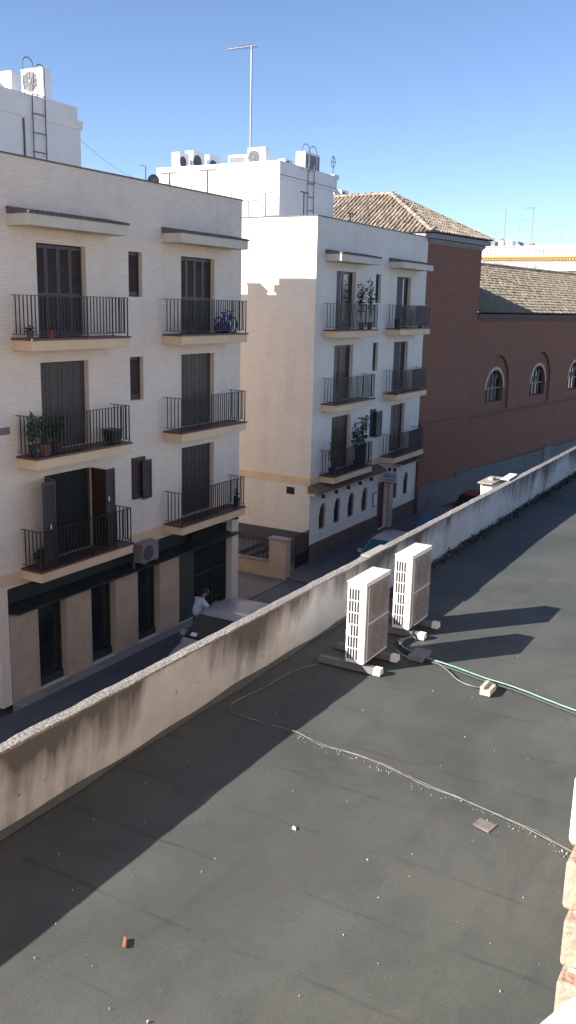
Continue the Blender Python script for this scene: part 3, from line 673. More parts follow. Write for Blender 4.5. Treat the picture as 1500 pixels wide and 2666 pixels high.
mb = MB(); mb.box(16.4, 17.5, -.24, -.202, -10.4, -8.7); mb.build('plinth_door', M['screen'], T)
# hipped tower roof
EV = .4; ze = 3.5; ax, ay, az = 2.92, 4.0, 5.75
c00 = (-EV, -EV, ze); c10 = (S1+EV, -EV, ze); c01 = (-EV, 14+EV, ze); c11 = (S1+EV, 14+EV, ze); ap = (ax, ay, az); ap2 = (ax, 14-3, az)
mb = MB(); mb.q(c00, c10, ap); mb.q(c00, ap, ap2, c01); mb.q(c10, c11, ap2, ap); mb.q(c01, ap2, c11)
roof = mb.build('tower_roof', M['dark_cover'], T, recalc=False)
mb = MB(); mb.box(-EV+.08, S1+EV-.08, -EV+.08, 14+EV-.08, ze-.26, ze-.03)
mb.build('eaves', M['eave'], roof)
mb = MB(); mb.box(-.12, S1+.12, -.12, 14, ze-.42, ze-.262); mb.box(-.05, S1+.05, -.05, 13.9, ze-.5, ze-.421); mb.build('eaves_moulding', M['eave'], roof)
def inside(p, tri):
    s = 0
    for i in range(len(tri)):
        a, b = tri[i], tri[(i+1) % len(tri)]; c = (b[0]-a[0])*(p[1]-a[1])-(b[1]-a[1])*(p[0]-a[0])
        if c == 0: continue
        if s == 0: s = c > 0
        elif (c > 0) != s: return False
        if s is False and c > 0: return False
    return True
def in_poly(p, poly):
    r = False; n = len(poly)
    for i in range(n):
        a, b = poly[i], poly[(i+1) % n]
        if (a[1] > p[1]) != (b[1] > p[1]) and p[0] < (b[0]-a[0])*(p[1]-a[1])/(b[1]-a[1])+a[0]: r = not r
    return r
def tile_field(mb, O, U, V, poly, du=.25, dv=.42, r=.085, jit=.02, n=4):
    """barrel tiles over a slope: O origin at the eave, U along the eave, V up the slope (unit vectors)"""
    O, U, V = Vector(O), Vector(U), Vector(V); W = U.cross(V).normalized()
    if W.z < 0: W = -W
    us = [p[0] for p in poly]; vs = [p[1] for p in poly]
    i = 0; u = min(us)+du/2
    while u < max(us):
        v = min(vs)
        while v < max(vs):
            if in_poly((u, v+dv*.5), poly) or in_poly((u, v+.04), poly):
                ju = random.uniform(-jit, jit); jr = random.uniform(.9, 1.1); l = dv*1.08; tw = random.uniform(-jit, jit)
                A_ = [O+U*(u+ju+r*jr*1.08*math.cos(math.pi*k/n))+V*v+W*(r*jr*math.sin(math.pi*k/n)+.035) for k in range(n+1)]
                B_ = [O+U*(u+ju+tw+r*jr*.85*math.cos(math.pi*k/n))+V*(v+l)+W*(r*jr*.8*math.sin(math.pi*k/n)+.012) for k in range(n+1)]
                mb.add(A_+B_, [(k, k+1, n+2+k, n+1+k) for k in range(n)]+[tuple(range(n, -1, -1))])
            v += dv
        u += du
def ridge_tiles(mb, a, b, r=.12, l=.4):
    a, b = Vector(a), Vector(b); d = (b-a); L = d.length; d.normalize(); s = d.cross(Vector((0, 0, 1))).normalized(); u_ = s.cross(d)
    if u_.z < 0: u_ = -u_
    n = int(L/l)
    for i in range(n):
        p0 = a+d*(L*i/n-.03); p1 = a+d*(L*(i+1)/n+.03); r0, r1 = r*1.12*random.uniform(.93, 1.07), r*.9
        vs = [p0+s*r0*math.cos(math.pi*k/5)+u_*(r0*math.sin(math.pi*k/5)+.02) for k in range(6)]+[p1+s*r1*math.cos(math.pi*k/5)+u_*(r1*math.sin(math.pi*k/5)) for k in range(6)]
        mb.add(vs, [(k, k+1, 7+k, 6+k) for k in range(5)]+[(5, 4, 3, 2, 1, 0)])
rise = az-ze
mb = MB()
lf = math.hypot(ay+EV, rise); tile_field(mb, c00, (1, 0, 0), (0, (ay+EV)/lf, rise/lf), [(0, 0), (S1+2*EV, 0), (ax+EV, lf)])
ls = math.hypot(ax+EV, rise); tile_field(mb, c00, (0, 1, 0), ((ax+EV)/ls, 0, rise/ls), [(0, 0), (14.8, 0), (14-3+EV, ls), (ay+EV, ls)])
mb.build('barrel_tiles', M['tile_grey'], roof, recalc=False)
mb = MB()
for a, b in ((c00, ap), (c10, ap), (ap, ap2)): ridge_tiles(mb, a, b)
mb.build('ridge_tiles', M['tile_grey'], roof, recalc=False)
# wing roof
e0 = (S1+.0, -.12, -.22); RD, RZ = 5.5, 2.84
mb = MB(); mb.q((S1, -.12, -.22), (S2+.2, -.12, -.22), (S2+.2, RD, RZ), (S1, RD, RZ)); mb.q((S1, RD, RZ), (S2+.2, RD, RZ), (S2+.2, 11.1, -.22), (S1, 11.1, -.22)); mb.q((S2, 0, -.3), (S2, 11, -.3), (S2, RD, RZ))
wr = mb.build('wing_roof', M['dark_cover'], T, recalc=False)
lf = math.hypot(RD+.12, RZ+.22); mb = MB(); tile_field(mb, (S1+.02, -.14, -.22), (1, 0, 0), (0, (RD+.12)/lf, (RZ+.22)/lf), [(0, 0), (S2-S1, 0), (S2-S1, lf), (0, lf)], jit=.075, n=3, du=.22, dv=.36)
mb.build('barrel_tiles', M['tile_tan'], wr, recalc=False)
mb = MB(); ridge_tiles(mb, (S1, RD, RZ), (S2, RD, RZ), .15); mb.build('ridge_tiles', M['tile_grey'], wr, recalc=False)

# ---------------------------------------------------------------- far white building with ochre cornice
Wb = thing('white_building', 'far sunlit white building with an ochre cornice above the brick wing', 'building', (95, 20, -10.5))
mb = MB(); mb.box(95, 120, -5, 31.75, -10.5, 5.0); mb.box(95.05, 119, -4.9, 31.7, 5.26, 6.2); mb.build('wall', M['white_plaster'], Wb)
mb = MB(); mb.box(94.6, 120.2, -5.3, 32.0, 5.13, 5.255); mb.box(94.75, 120.1, -5.2, 31.9, 5.002, 5.129); cn = mb.build('cornice', M['ochre'], Wb)
mb = MB()
for i in range(120): y = 31.6-i*.3; mb.box(94.72, 94.999, y-.09, y+.05, 4.86, 5.0)
mb.build('dentils', M['ochre'], cn)
mb = MB(); mb.box(94.9, 95.0, -5.1, 31.8, 6.201, 6.28); mb.build('coping', M['white_plaster'], Wb)
mb = MB()
for k in range(7):
    y1 = 31.15-k*4.98; 
    for ya, yb in ((y1-.45, y1), (y1-4.4+.0, y1-.75)):
        for zz in ((5.42, 5.98), (4.15, 4.62)):
            z0, z1 = zz
            mb.box(95.01 if z0 > 5 else 94.96, 95.049 if z0 > 5 else 94.999, ya, yb, z0, z0+.09); mb.box(95.01 if z0 > 5 else 94.96, 95.049 if z0 > 5 else 94.999, ya, yb, z1-.09, z1)
            mb.box(95.012 if z0 > 5 else 94.962, 95.049 if z0 > 5 else 94.999, ya, ya+.12, z0+.09, z1-.09); mb.box(95.012 if z0 > 5 else 94.962, 95.049 if z0 > 5 else 94.999, yb-.12, yb, z0+.09, z1-.09)
mb.build('wall_panels', M['screen'], Wb)
for k in range(5):
    y = 22.9-k*5; mb = MB(); mb.box(94.9, 94.999, y-.9, y+.9, 1.6, 3.85); wn = mb.build('window', M['slot'], Wb)
    mb = MB(); mb.box(94.85, 94.998, y-1.1, y+1.1, 3.851, 4.0); mb.build('window_hood', M['white_plaster'], wn)
def stack(name, label, cat, x, y, z0, z1, wx, mat, cap=True):
    r_ = thing(name, label, cat, (x, y, z0)); p = MB(); p.box(x-wx/2, x+wx/2, y-wx/2, y+wx/2, z0, z1); p.build('shaft', M[mat], r_, bevel=.02)
    if cap: p = MB(); p.lathe([(wx*.55, 0), (wx*.55, .08), (wx*.35, .2), (.02, .26)], (x, y, z1), 10); p.build('cowl', M['galv'], r_)
    return r_
stack('chimney', 'pale round capped flue at the left end of the far white roof', 'chimney', 98, 30.6, 6.2, 7.0, .55, 'white_plaster')
stack('chimney', 'small red chimney stub on the far white roof', 'chimney', 98, 27.4, 6.2, 6.75, .5, 'rusty', False)
sh = thing('roof_shed', 'white hut with a sloping grey roof on the far white building', 'shed', (99, 30, 6.2)); p = MB(); p.box(98, 100, 29.5, 30.3, 6.2, 7.0); p.build('wall', M['white_plaster'], sh)
p = MB(); p.hull([(98, 28.4, 6.2), (98, 29.45, 6.2), (98, 29.45, 7.0), (98, 28.9, 6.95)], [(100, 28.4, 6.2), (100, 29.45, 6.2), (100, 29.45, 7.0), (100, 28.9, 6.95)]); p.build('roof', M['fin'], sh)
p = MB(); p.box(97.5, 100.5, 31.2, 33.5, 6.0, 6.95); tag(p.build('roof_housing', M['screen']), 'grey block behind the tower eaves on the far white roof', 'roof housing')
def mast(name, label, x, y, z0, z1, boom=None, r=.03, dirv=(0, 1, 0), cat='antenna', els=0, cross=None, group=None):
    rt_ = thing(name, label, cat, (x, y, z0), group=group); p = MB(); p.tube([(x, y, z0), (x, y, z1)], r, 6); p.build('pole', M['galv'], rt_)
    d = Vector(dirv).normalized(); s = Vector((d.y, -d.x, 0))
    if boom:
        p = MB(); a = Vector((x, y, z1-.05))-d*boom[0]; b = Vector((x, y, z1-.05))+d*boom[1]; p.tube([a, b], r*.6, 5)
        for i in range(els):
            q_ = a+(b-a)*(i+.5)/els; l = .16+.10*(i/els if boom[1] < boom[0] else 1-i/els)*1.4; p.tube([q_-s*l, q_+s*l], r*.3, 4); p.tube([q_-Vector((0, 0, l*.3)), q_+Vector((0, 0, l*.3))], r*.3, 4)
        p.build('boom', M['galv'], rt_)
    return rt_
mast('antenna', 'tall bare pole on the far white roof, left of the others', 97, 30.1, 6.2, 10.1, r=.05)
mast('antenna', 'short aerial with a cross head on the far white roof', 98.5, 29.0, 6.2, 9.2, boom=(.7, .7), r=.025, els=5)
mast('antenna', 'pole with a pale boom standing by the red chimney stub', 97, 27.2, 6.2, 10.2, boom=(.2, 1.1), r=.045, els=6)
mast('antenna', 'faint thin mast at the right of the far white roof', 110, 27.4, 6.2, 9.6, boom=(.5, 1.4), r=.03, els=6)

# ---------------------------------------------------------------- roof gear on block A
outdoor_unit('roof_condenser', 'tall twin fan condenser behind the ladder on the near penthouse roof', 'condensers on the near penthouse', (23.43, 23.08, 5.7), R(-90), .95, .37, 1.46, 2)
outdoor_unit('roof_condenser', 'lower condenser cut by the left edge of the photo on the near penthouse', 'condensers on the near penthouse', (22.09, 23.10, 5.65), R(-90), .98, .37, 1.12, 1)
roof_ladder('roof_ladder', 'thin grey ladder with a tall hoop on the near penthouse wall', 21.92, 22.46, 21.78, 2.5, 6.3, 6.9, [(21.56, 22.0, 7.05), (22.10, 22.46, 6.95)])
p = MB(); p.tube([(21.57, 21.82, 5.31), (21.60, 21.82, 3.0)], .03, 6); tag(p.build('drain_pipe', M['rod']), 'thin drain pipe left of the ladder on the near penthouse', 'pipe')
def line_post(label, x, y, z0, z1, hw=.3, d=(0, 1, 0), foot=False):
    r_ = thing('clothesline_post', label, 'clothesline post', (x, y, z0), group='clothesline posts on the flat roofs'); p = MB(); p.tube([(x+.03, y, z0), (x, y, z1)], .03, 6); p.build('pole', M['rod'], r_)
    p = MB(); d = Vector(d)*hw; p.tube([Vector((x, y, z1))-d, Vector((x, y, z1))+d], .028, 5); p.build('crossbar', M['rod'], r_)
    if foot: p = MB(); p.box(x-.15, x+.15, y-.15, y+.15, z0, z0+.98); p.build('base', M['stone_grey'], r_)
line_post('left clothesline post above the near block parapet, against the white penthouse', 25.0, 18.93, 2.5, 4.03, .28)
line_post('taller clothesline post right of the first above the near block parapet', 25.0, 17.45, 2.5, 4.05, .30)
line_post('clothesline post mostly hidden behind the right corner of the near block', 33.0, 21.0, 2.5, 4.06, .42)
line_post('leaning clothesline post in front of the farther sunlit penthouse face', 33.0, 20.17, 2.5, 4.34, .30)
line_post('dark clothesline post on a block before the shaded penthouse face', 34.79, 19.4, 2.5, 4.53, .38, (1, 0, 0), True)
line_post('short clothesline post at the right end of the farther roof', 38.1, 18.86, 2.5, 3.98, .32, (1, 0, 0))
d_ = thing('satellite_dish', 'small grey satellite dish on a thin mast over the near block parapet', 'satellite dish', (24.75, 19.5, 2.5))
p = MB(); p.tube([(24.75, 19.5, 2.5), (24.75, 19.5, 3.85)], .02, 5); p.build('pole', M['rod'], d_)
p = MB(); p.lathe([(.19, -.03), (.16, .01), (.1, .04), (.01, .055), (.01, .06), (.11, .05), (.2, -.02)], (0, 0, 0), 14, 'y'); p.xf(Matrix.Translation((24.78, 19.42, 3.8)) @ Matrix.Rotation(R(-35), 4, 'Z') @ Matrix.Rotation(R(20), 4, 'X')); p.build('dish', M['fin'], d_, smooth=True)
mast('antenna', 'tiny aerial left of the satellite dish over the near parapet', 24.5, 19.5, 2.5, 4.28, boom=(.05, .2), r=.015)
p = MB(); p.tube([(24.1+(33.8-24.1)*k/14, 21.9+(25.5-21.9)*k/14, 5.1-.5*math.sin(math.pi*k/14)) for k in range(15)], .008, 4); tag(p.build('overhead_wire', M['rod']), 'thin sagging wire between the two rooftop penthouses', 'wire')

# ---------------------------------------------------------------- roof gear on block B
PZ = 5.69
GB = 'condensers on the farther penthouse'
outdoor_unit('roof_condenser', 'leftmost condenser on the farther penthouse, plain lit end', GB, (34.35, 25.42, PZ-.1), 0, .66, .44, .72)
outdoor_unit('roof_condenser', 'condenser with louvred end, second from the left on the farther penthouse', GB, (35.47, 25.42, PZ-.05), 0, .92, .44, .87, fin_side=True)
outdoor_unit('roof_condenser', 'third condenser from the left on the farther penthouse', GB, (36.7, 25.42, PZ-.1), 0, .87, .44, .92)
outdoor_unit('roof_condenser', 'low condenser with an open grey coil face left of the tall mast', GB, (34.56, 22.47, PZ-.1), R(-90), .90, .32, .50, mesh_face=True)
outdoor_unit('roof_condenser', 'condenser with one round fan just right of the tall mast', GB, (34.56, 21.51, PZ-.1), R(-90), .87, .34, .74)
outdoor_unit('roof_condenser', 'low flat condenser at the sunlit corner of the farther penthouse', GB, (35.1, 20.5, PZ-.2), 0, .7, .34, .38)
outdoor_unit('roof_condenser', 'wire guarded condenser behind the ladder hoops on the farther penthouse', GB, (37.4, 20.7, PZ-.1), 0, 1.35, .46, .88, mesh_face=True)
mast('television_antenna', 'tall television mast with a long boom above the farther penthouse', 34.79, 22.06, 5.6, 10.45, boom=(.15, 1.2), r=.04, els=12)
roof_ladder('roof_ladder', 'thin grey ladder with paired hoops on the farther penthouse wall', 36.09, 36.64, 19.94, 2.5, 5.86, 6.6, [(35.5, 36.2, 6.61), (36.09, 36.86, 6.61)])
# chimney with flared base and a ring aerial
ch = thing('chimney', 'pale chimney with flared base beside the ridge of the tile tower', 'chimney', (50.6, 26.4, 4.5))
p = MB(); a_ = [(49.7, 25.6, 4.5), (51.6, 25.6, 4.5), (51.6, 27.2, 4.5), (49.7, 27.2, 4.5)]; b_ = [(50.35, 26.1, 6.7), (50.95, 26.1, 6.7), (50.95, 26.7, 6.7), (50.35, 26.7, 6.7)]; c_ = [(49.7, 25.6, 5.9), (51.35, 25.6, 5.9), (51.35, 27.2, 5.9), (49.7, 27.2, 5.9)]
p.hull(a_, c_); p.hull([(x, y, z+.002) for x, y, z in c_], b_); p.build('base', M['white_plaster'], ch)
p = MB(); p.box(50.42, 50.88, 26.15, 26.62, 6.7, 7.25); p.box(50.33, 50.98, 26.07, 26.7, 7.252, 7.5); p.build('shaft', M['white_plaster'], ch)
an = thing('antenna', 'small ring shaped aerial on the flared chimney', 'antenna', (50.6, 26.4, 7.5)); p = MB(); p.tube([(50.6, 26.3, 7.5), (50.6, 26.3, 8.6)], .03, 5); p.build('pole', M['rod'], an)
p = MB(); p.tube([(50.6+.27*math.cos(a*math.pi/8), 26.3, 8.22+.30*math.sin(a*math.pi/8)) for a in range(17)], .022, 5); p.tube([(50.25, 26.3, 8.22), (50.95, 26.3, 8.22)], .018, 4); p.build('ring', M['rod'], an)
outdoor_unit('roof_condenser', 'small condenser peeping over the tower ridge beside the flared chimney', None, (52.0, 26.4, 5.95), 0, .95, .5, .8)
p = MB(); p.lathe([(.06, 0), (.08, .1), (.03, .2)], (42.75, 17.5, 3.3), 8); p.tube([(42.75, 17.5, 2.5), (42.75, 17.5, 3.32)], .03, 5); tag(p.build('roof_vent', M['ac_white']), 'small white vent at the right end of the farther parapet', 'vent')

# ---------------------------------------------------------------- wall mounted unit on block A
wu = outdoor_unit('wall_condenser', 'grey wall hung condenser under the lower balconies of the nearest block', None, (20.83, 16.72, -7.60), 0, .78, .33, .55, top='ac_front', body='ac_front')
p = MB()
for x in (-.28, .28): p.box(x-.02, x+.02, -.2, .27, -.04, -.001); p.box(x-.02, x+.02, .22, .27, -.3, -.04)
p.build('bracket', M['stone_grey'], wu)

# ---------------------------------------------------------------- plants and things on balconies
def leaf_cloud(mb, c, rx, ry, rz, n, size, stems=True, base=None):
    c = Vector(c)
    for i in range(n):
        while True:
            d = Vector((random.uniform(-1, 1), random.uniform(-1, 1), random.uniform(-1, 1)))
            if d.length < 1: break
        p = c+Vector((d.x*rx, d.y*ry, d.z*rz)); a = Vector((random.uniform(-1, 1), random.uniform(-1, 1), random.uniform(-.6, .9))).normalized(); b = a.cross(Vector((random.uniform(-1, 1), random.uniform(-1, 1), random.uniform(-1, 1)))).normalized(); s = size*random.uniform(.6, 1.3)
        mb.add([p-a*s*.1, p+a*s*.4+b*s*.28, p+a*s, p+a*s*.4-b*s*.28], [(0, 1, 2, 3)])
def plant(label, x, y, z, h, spread, n=60, pot='terracotta', pr=.14, leaf='leaf', size=.09, clumps=1, ph=.24, kind='potted_plant', group='potted plants on the balconies'):
    r_ = thing(kind, label, 'potted plant', (x, y, z), group=group)
    p = MB(); p.lathe([(pr*.72, 0), (pr, ph), (pr*1.12, ph), (pr*1.12, ph+.035), (pr*.9, ph+.035), (pr*.86, ph-.02)], (x, y, z), 12); p.build('pot', M[pot], r_)
    f = MB(); st = MB()
    for k in range(clumps):
        dx = random.uniform(-1, 1)*spread*.6 if clumps > 1 else 0; zz = z+ph+(h-ph)*(.35+.6*(k+.5)/clumps) if clumps > 1 else z+ph+(h-ph)*.55
        hh_ = (h-ph)*.25 if clumps > 1 else (h-ph)*.5
        leaf_cloud(f, (x+dx, y, zz), spread*(.55 if clumps > 1 else 1), min(spread*.6, .24), hh_, int(n*1.8)//clumps, size)
        st.tube([(x, y, z+ph-.02), (x+dx*.5, y, (z+ph+zz)/2), (x+dx, y, zz+hh_*.5)], [.012, .01, .005], 5)
    f.build('foliage', M[leaf], r_, recalc=False); st.build('stem', M['leaf2'], r_)
plant('bushy green plant with red flowers pot at the left corner of the middle left balcony', 16.72, 16.62, FL[1], .95, .30, 150, 'terracotta', .17, size=.11)
plant('tall climbing plant against the left side railing of the middle left balcony', 16.36, 16.66, FL[1], 1.0, .17, 110, 'plastic_dark', .12, size=.10)
plant('leafy plant right of the terracotta pot on the middle left balcony', 17.12, 16.6, FL[1], .98, .2, 110, 'plastic_dark', .13, size=.11)
plant('low dark plant in the left corner of the lowest left balcony', 16.45, 16.62, FL[2], .5, .2, 60, 'plastic_dark', .16, 'moss', size=.09)
plant('low pot plants row on the top left balcony, by the left railing', 16.35, 16.6, FL[0], .28, .15, 30, 'terracotta', .1, 'moss', size=.07, ph=.14)
plant('small red pot before the shutters on the top left balcony', 17.0, 16.55, FL[0], .26, .12, 26, 'rusty', .1, 'moss', size=.06, ph=.16)
plant('dark leafy plant left of the door on the top right balcony', 22.95, 16.62, FL[0], .42, .16, 50, 'plastic_dark', .11, 'moss', size=.08)
plant('tall thin plant on the top left balcony of the farther block', 34.95, 16.6, FL[0], 1.75, .28, 90, 'plastic_dark', .13, 'moss', size=.12, clumps=3)
plant('tallest plant by the narrow window of the farther block, top floor', 35.75, 16.6, FL[0], 1.95, .22, 80, 'plastic_dark', .13, 'moss', size=.12, clumps=4)
plant('round green bush at the far end of the top right balcony', 41.5, 16.62, FL[0], .98, .30, 200, 'plastic_dark', .17, 'leaf', size=.12)
plant('small dark plant at the left corner of the farther top right balcony', 38.6, 16.6, FL[0], .4, .14, 40, 'plastic_dark', .1, 'moss', size=.08)
plant('pale flowering plant rising over the left rail of the lowest farther balcony', 32.7, 16.6, FL[2], 1.5, .22, 110, 'plastic_dark', .14, 'leaf2', size=.11, clumps=2)
plant('tall leafy plant standing over the netting of the lowest farther balcony', 35.0, 16.62, FL[2], 1.75, .26, 120, 'plastic_dark', .14, 'leaf', size=.12, clumps=3)
plant('plant beside the open shutter, right end of the lowest farther balcony', 35.6, 16.62, FL[2], 1.95, .25, 110, 'plastic_dark', .14, 'leaf', size=.12, clumps=3)
plant('hanging green plant on the wall by the dark open shutter', 36.35, 16.84, -5.7, 1.05, .12, 60, 'plastic_dark', .09, 'leaf2', size=.10, ph=.12)
plant('small dark plant at the far end of the farther middle right balcony', 41.4, 16.6, FL[1], .5, .22, 60, 'plastic_dark', .13, 'moss', size=.08)
plant('small plant in the right corner of the lowest right balcony of the nearest block', 25.5, 16.55, FL[2], .6, .1, 40, 'plastic_dark', .1, 'moss', size=.08)
pb = thing('planter_box', 'square dark planter at the right end of the middle left balcony', 'planter', (19.3, 16.6, FL[1])); p = MB(); p.hull([(19.12, 16.45, FL[1]), (19.42, 16.45, FL[1]), (19.42, 16.75, FL[1]), (19.12, 16.75, FL[1])], [(19.08, 16.41, FL[1]+.36), (19.46, 16.41, FL[1]+.36), (19.46, 16.79, FL[1]+.36), (19.08, 16.79, FL[1]+.36)]); p.build('box', M['plastic_dark'], pb, bevel=.01)
p = MB(); p.box(19.06, 19.48, 16.39, 16.81, FL[1]+.362, FL[1]+.39); p.build('rim', M['grille'], pb)
pp = thing('bicycle', 'child bicycle with blue frame leaning on the top right balcony railing', 'bicycle', (24.8, 16.62, FL[0])); zf = FL[0]
for k, x in enumerate((24.45, 25.25)):
    p = MB(); p.tube([(x+.24*math.cos(a*math.pi/10), 16.6, zf+.25+.24*math.sin(a*math.pi/10)) for a in range(21)], .022, 5); wh = p.build('wheel', M['rubber'], pp)
    p = MB()
    for q_ in range(8): p.tube([(x, 16.6, zf+.25), (x+.22*math.cos(q_*math.pi/4), 16.6, zf+.25+.22*math.sin(q_*math.pi/4))], .004, 3)
    p.build('spokes', M['galv'], wh)
p = MB(); fz = zf
for a, b in (((24.45, .25), (24.75, .52)), ((24.75, .52), (25.1, .55)), ((25.25, .25), (25.08, .62)), ((24.45, .25), (24.82, .25)), ((24.82, .25), (25.1, .55)), ((24.82, .25), (24.72, .6))): p.tube([(a[0], 16.6, fz+a[1]), (b[0], 16.6, fz+b[1])], .03, 6)
p.build('frame', M['blue'], pp)
p = MB(); p.box(24.62, 24.84, 16.54, 16.66, fz+.6, fz+.65); p.build('saddle', M['blue'], pp, bevel=.015)
p = MB(); p.tube([(25.06, 16.4, fz+.72), (25.08, 16.6, fz+.66), (25.06, 16.8, fz+.72)], .014, 5); p.build('handlebar', M['iron'], pp)
p = MB()
for a in range(3): p.lathe([(.05, 0), (.13, .05), (.15, .18), (.09, .3), (.02, .33)], (24.95+.0*a+(a-1)*.22, 16.78, FL[0]), 9)
tag(p.build('blue_sacks', M['blue'], smooth=True), 'blue plastic bags heaped behind the balcony bicycle', 'bag')

# ---------------------------------------------------------------- low building with the flat roof in the foreground
RZ0 = -5.6
lb = thing('low_building', 'single storey building under the dark flat roof in the foreground', 'building', (12, 3, -10.5))
mb = MB(); nx, ny = 100, 30; x0, x1, y0, y1 = -6.0, 48.0, -9.0, 6.885
vs = []
for j in range(ny+1):
    for i in range(nx+1):
        x = x0+(x1-x0)*i/nx; y = y0+(y1-y0)*j/ny; vs.append((x, y, RZ0+.012*math.sin(x*.7+y*.9)*math.sin(y*1.3-x*.25)-.012))
mb.add(vs, [(j*(nx+1)+i, j*(nx+1)+i+1, (j+1)*(nx+1)+i+1, (j+1)*(nx+1)+i) for j in range(ny) for i in range(nx)])
mb.build('roof_deck', M['bitumen'], lb, smooth=True, recalc=False)
mb = MB(); mb.box(-6, 48, -9, 7.0, -10.5, RZ0-.2); mb.build('wall', M['white_plaster'], lb)
# parapet, slightly battered and uneven
po = thing('parapet_wall', 'long stained rendered parapet along the edge of the dark flat roof', 'wall', (0, 0, -4.57))
mb = MB(); cp = MB(); n = 270; random.seed(3)
prof = []
hgt = 0; 
for i in range(n+1):
    x = -6+54*i/n; prof.append((x, random.uniform(-.006, .006), random.uniform(-.006, .006), random.uniform(-.006, .006)+.004*math.sin(x*2.1)))
for i in range(n):
    (xa, a1, a2, a3), (xb, b1, b2, b3) = prof[i], prof[i+1]
    zt = -4.60
    A_ = [(xa, 6.90, -5.7), (xa, 6.88, -5.56), (xa, 6.82, -5.1), (xa, 6.775+a1*.3, zt), (xa, 6.935, zt), (xa, 7.02, -10.45)]
    B_ = [(xb, 6.90, -5.7), (xb, 6.88, -5.56), (xb, 6.82, -5.1), (xb, 6.775+b1*.3, zt), (xb, 6.935, zt), (xb, 7.02, -10.45)]
    b0 = len(mb.v); mb.v += A_+B_; mb.f += [(b0+k, b0+(k+1) % 6, b0+6+(k+1) % 6, b0+6+k) for k in range(6)]; mb.m += [0]*6
    w0, w1 = .0+a1, .0+b1
    A2 = [(xa, 6.765+a1, zt+.002), (xa, 6.765+a1, zt+.03+a3), (xa, 6.85, zt+.034+a2*.6), (xa, 6.925+a2, zt+.03+a1), (xa, 6.925+a2, zt+.002)]
    B2 = [(xb, 6.765+b1, zt+.002), (xb, 6.765+b1, zt+.03+b3), (xb, 6.85, zt+.034+b2*.6), (xb, 6.925+b2, zt+.03+b1), (xb, 6.925+b2, zt+.002)]
    b0 = len(cp.v); cp.v += A2+B2; cp.f += [(b0+k, b0+k+1, b0+6+k, b0+5+k) for k in range(4)]; cp.m += [0]*4
mb.build('wall', M['parapet'], po, recalc=False); cp.build('coping', M['coping'], po, recalc=False)
p = MB(); p.box(15.0, 15.9, 6.75, 6.95, -4.562, -4.545); p.build('repair_patch', M['threshold'], po)
# cove of bitumen at the foot of the parapet
mb = MB(); n = 160
for i in range(n):
    xa, xb = -6+54*i/n, -6+54*(i+1)/n; f_ = lambda x: .035+.02*math.sin(x*1.3)+.015*math.sin(x*3.7)
    mb.q((xa, 6.87-f_(xa), RZ0), (xb, 6.87-f_(xb), RZ0), (xb, 6.872, RZ0+.03+f_(xb)), (xa, 6.872, RZ0+.03+f_(xa)))
mb.build('bitumen_upstand', M['bitumen'], lb, recalc=False)
mb = MB(); random.seed(5)
for i in range(560):
    x = 16+random.random()**.8*18; r_ = random.random(); leaf_cloud(mb, (x, 6.80-random.random()*.12, RZ0+.03+random.random()*.10), .05, .05, .05, 3, .05+.05*random.random())
tag(mb.build('moss', M['moss'], recalc=False), kind='stuff')
random.seed(11)

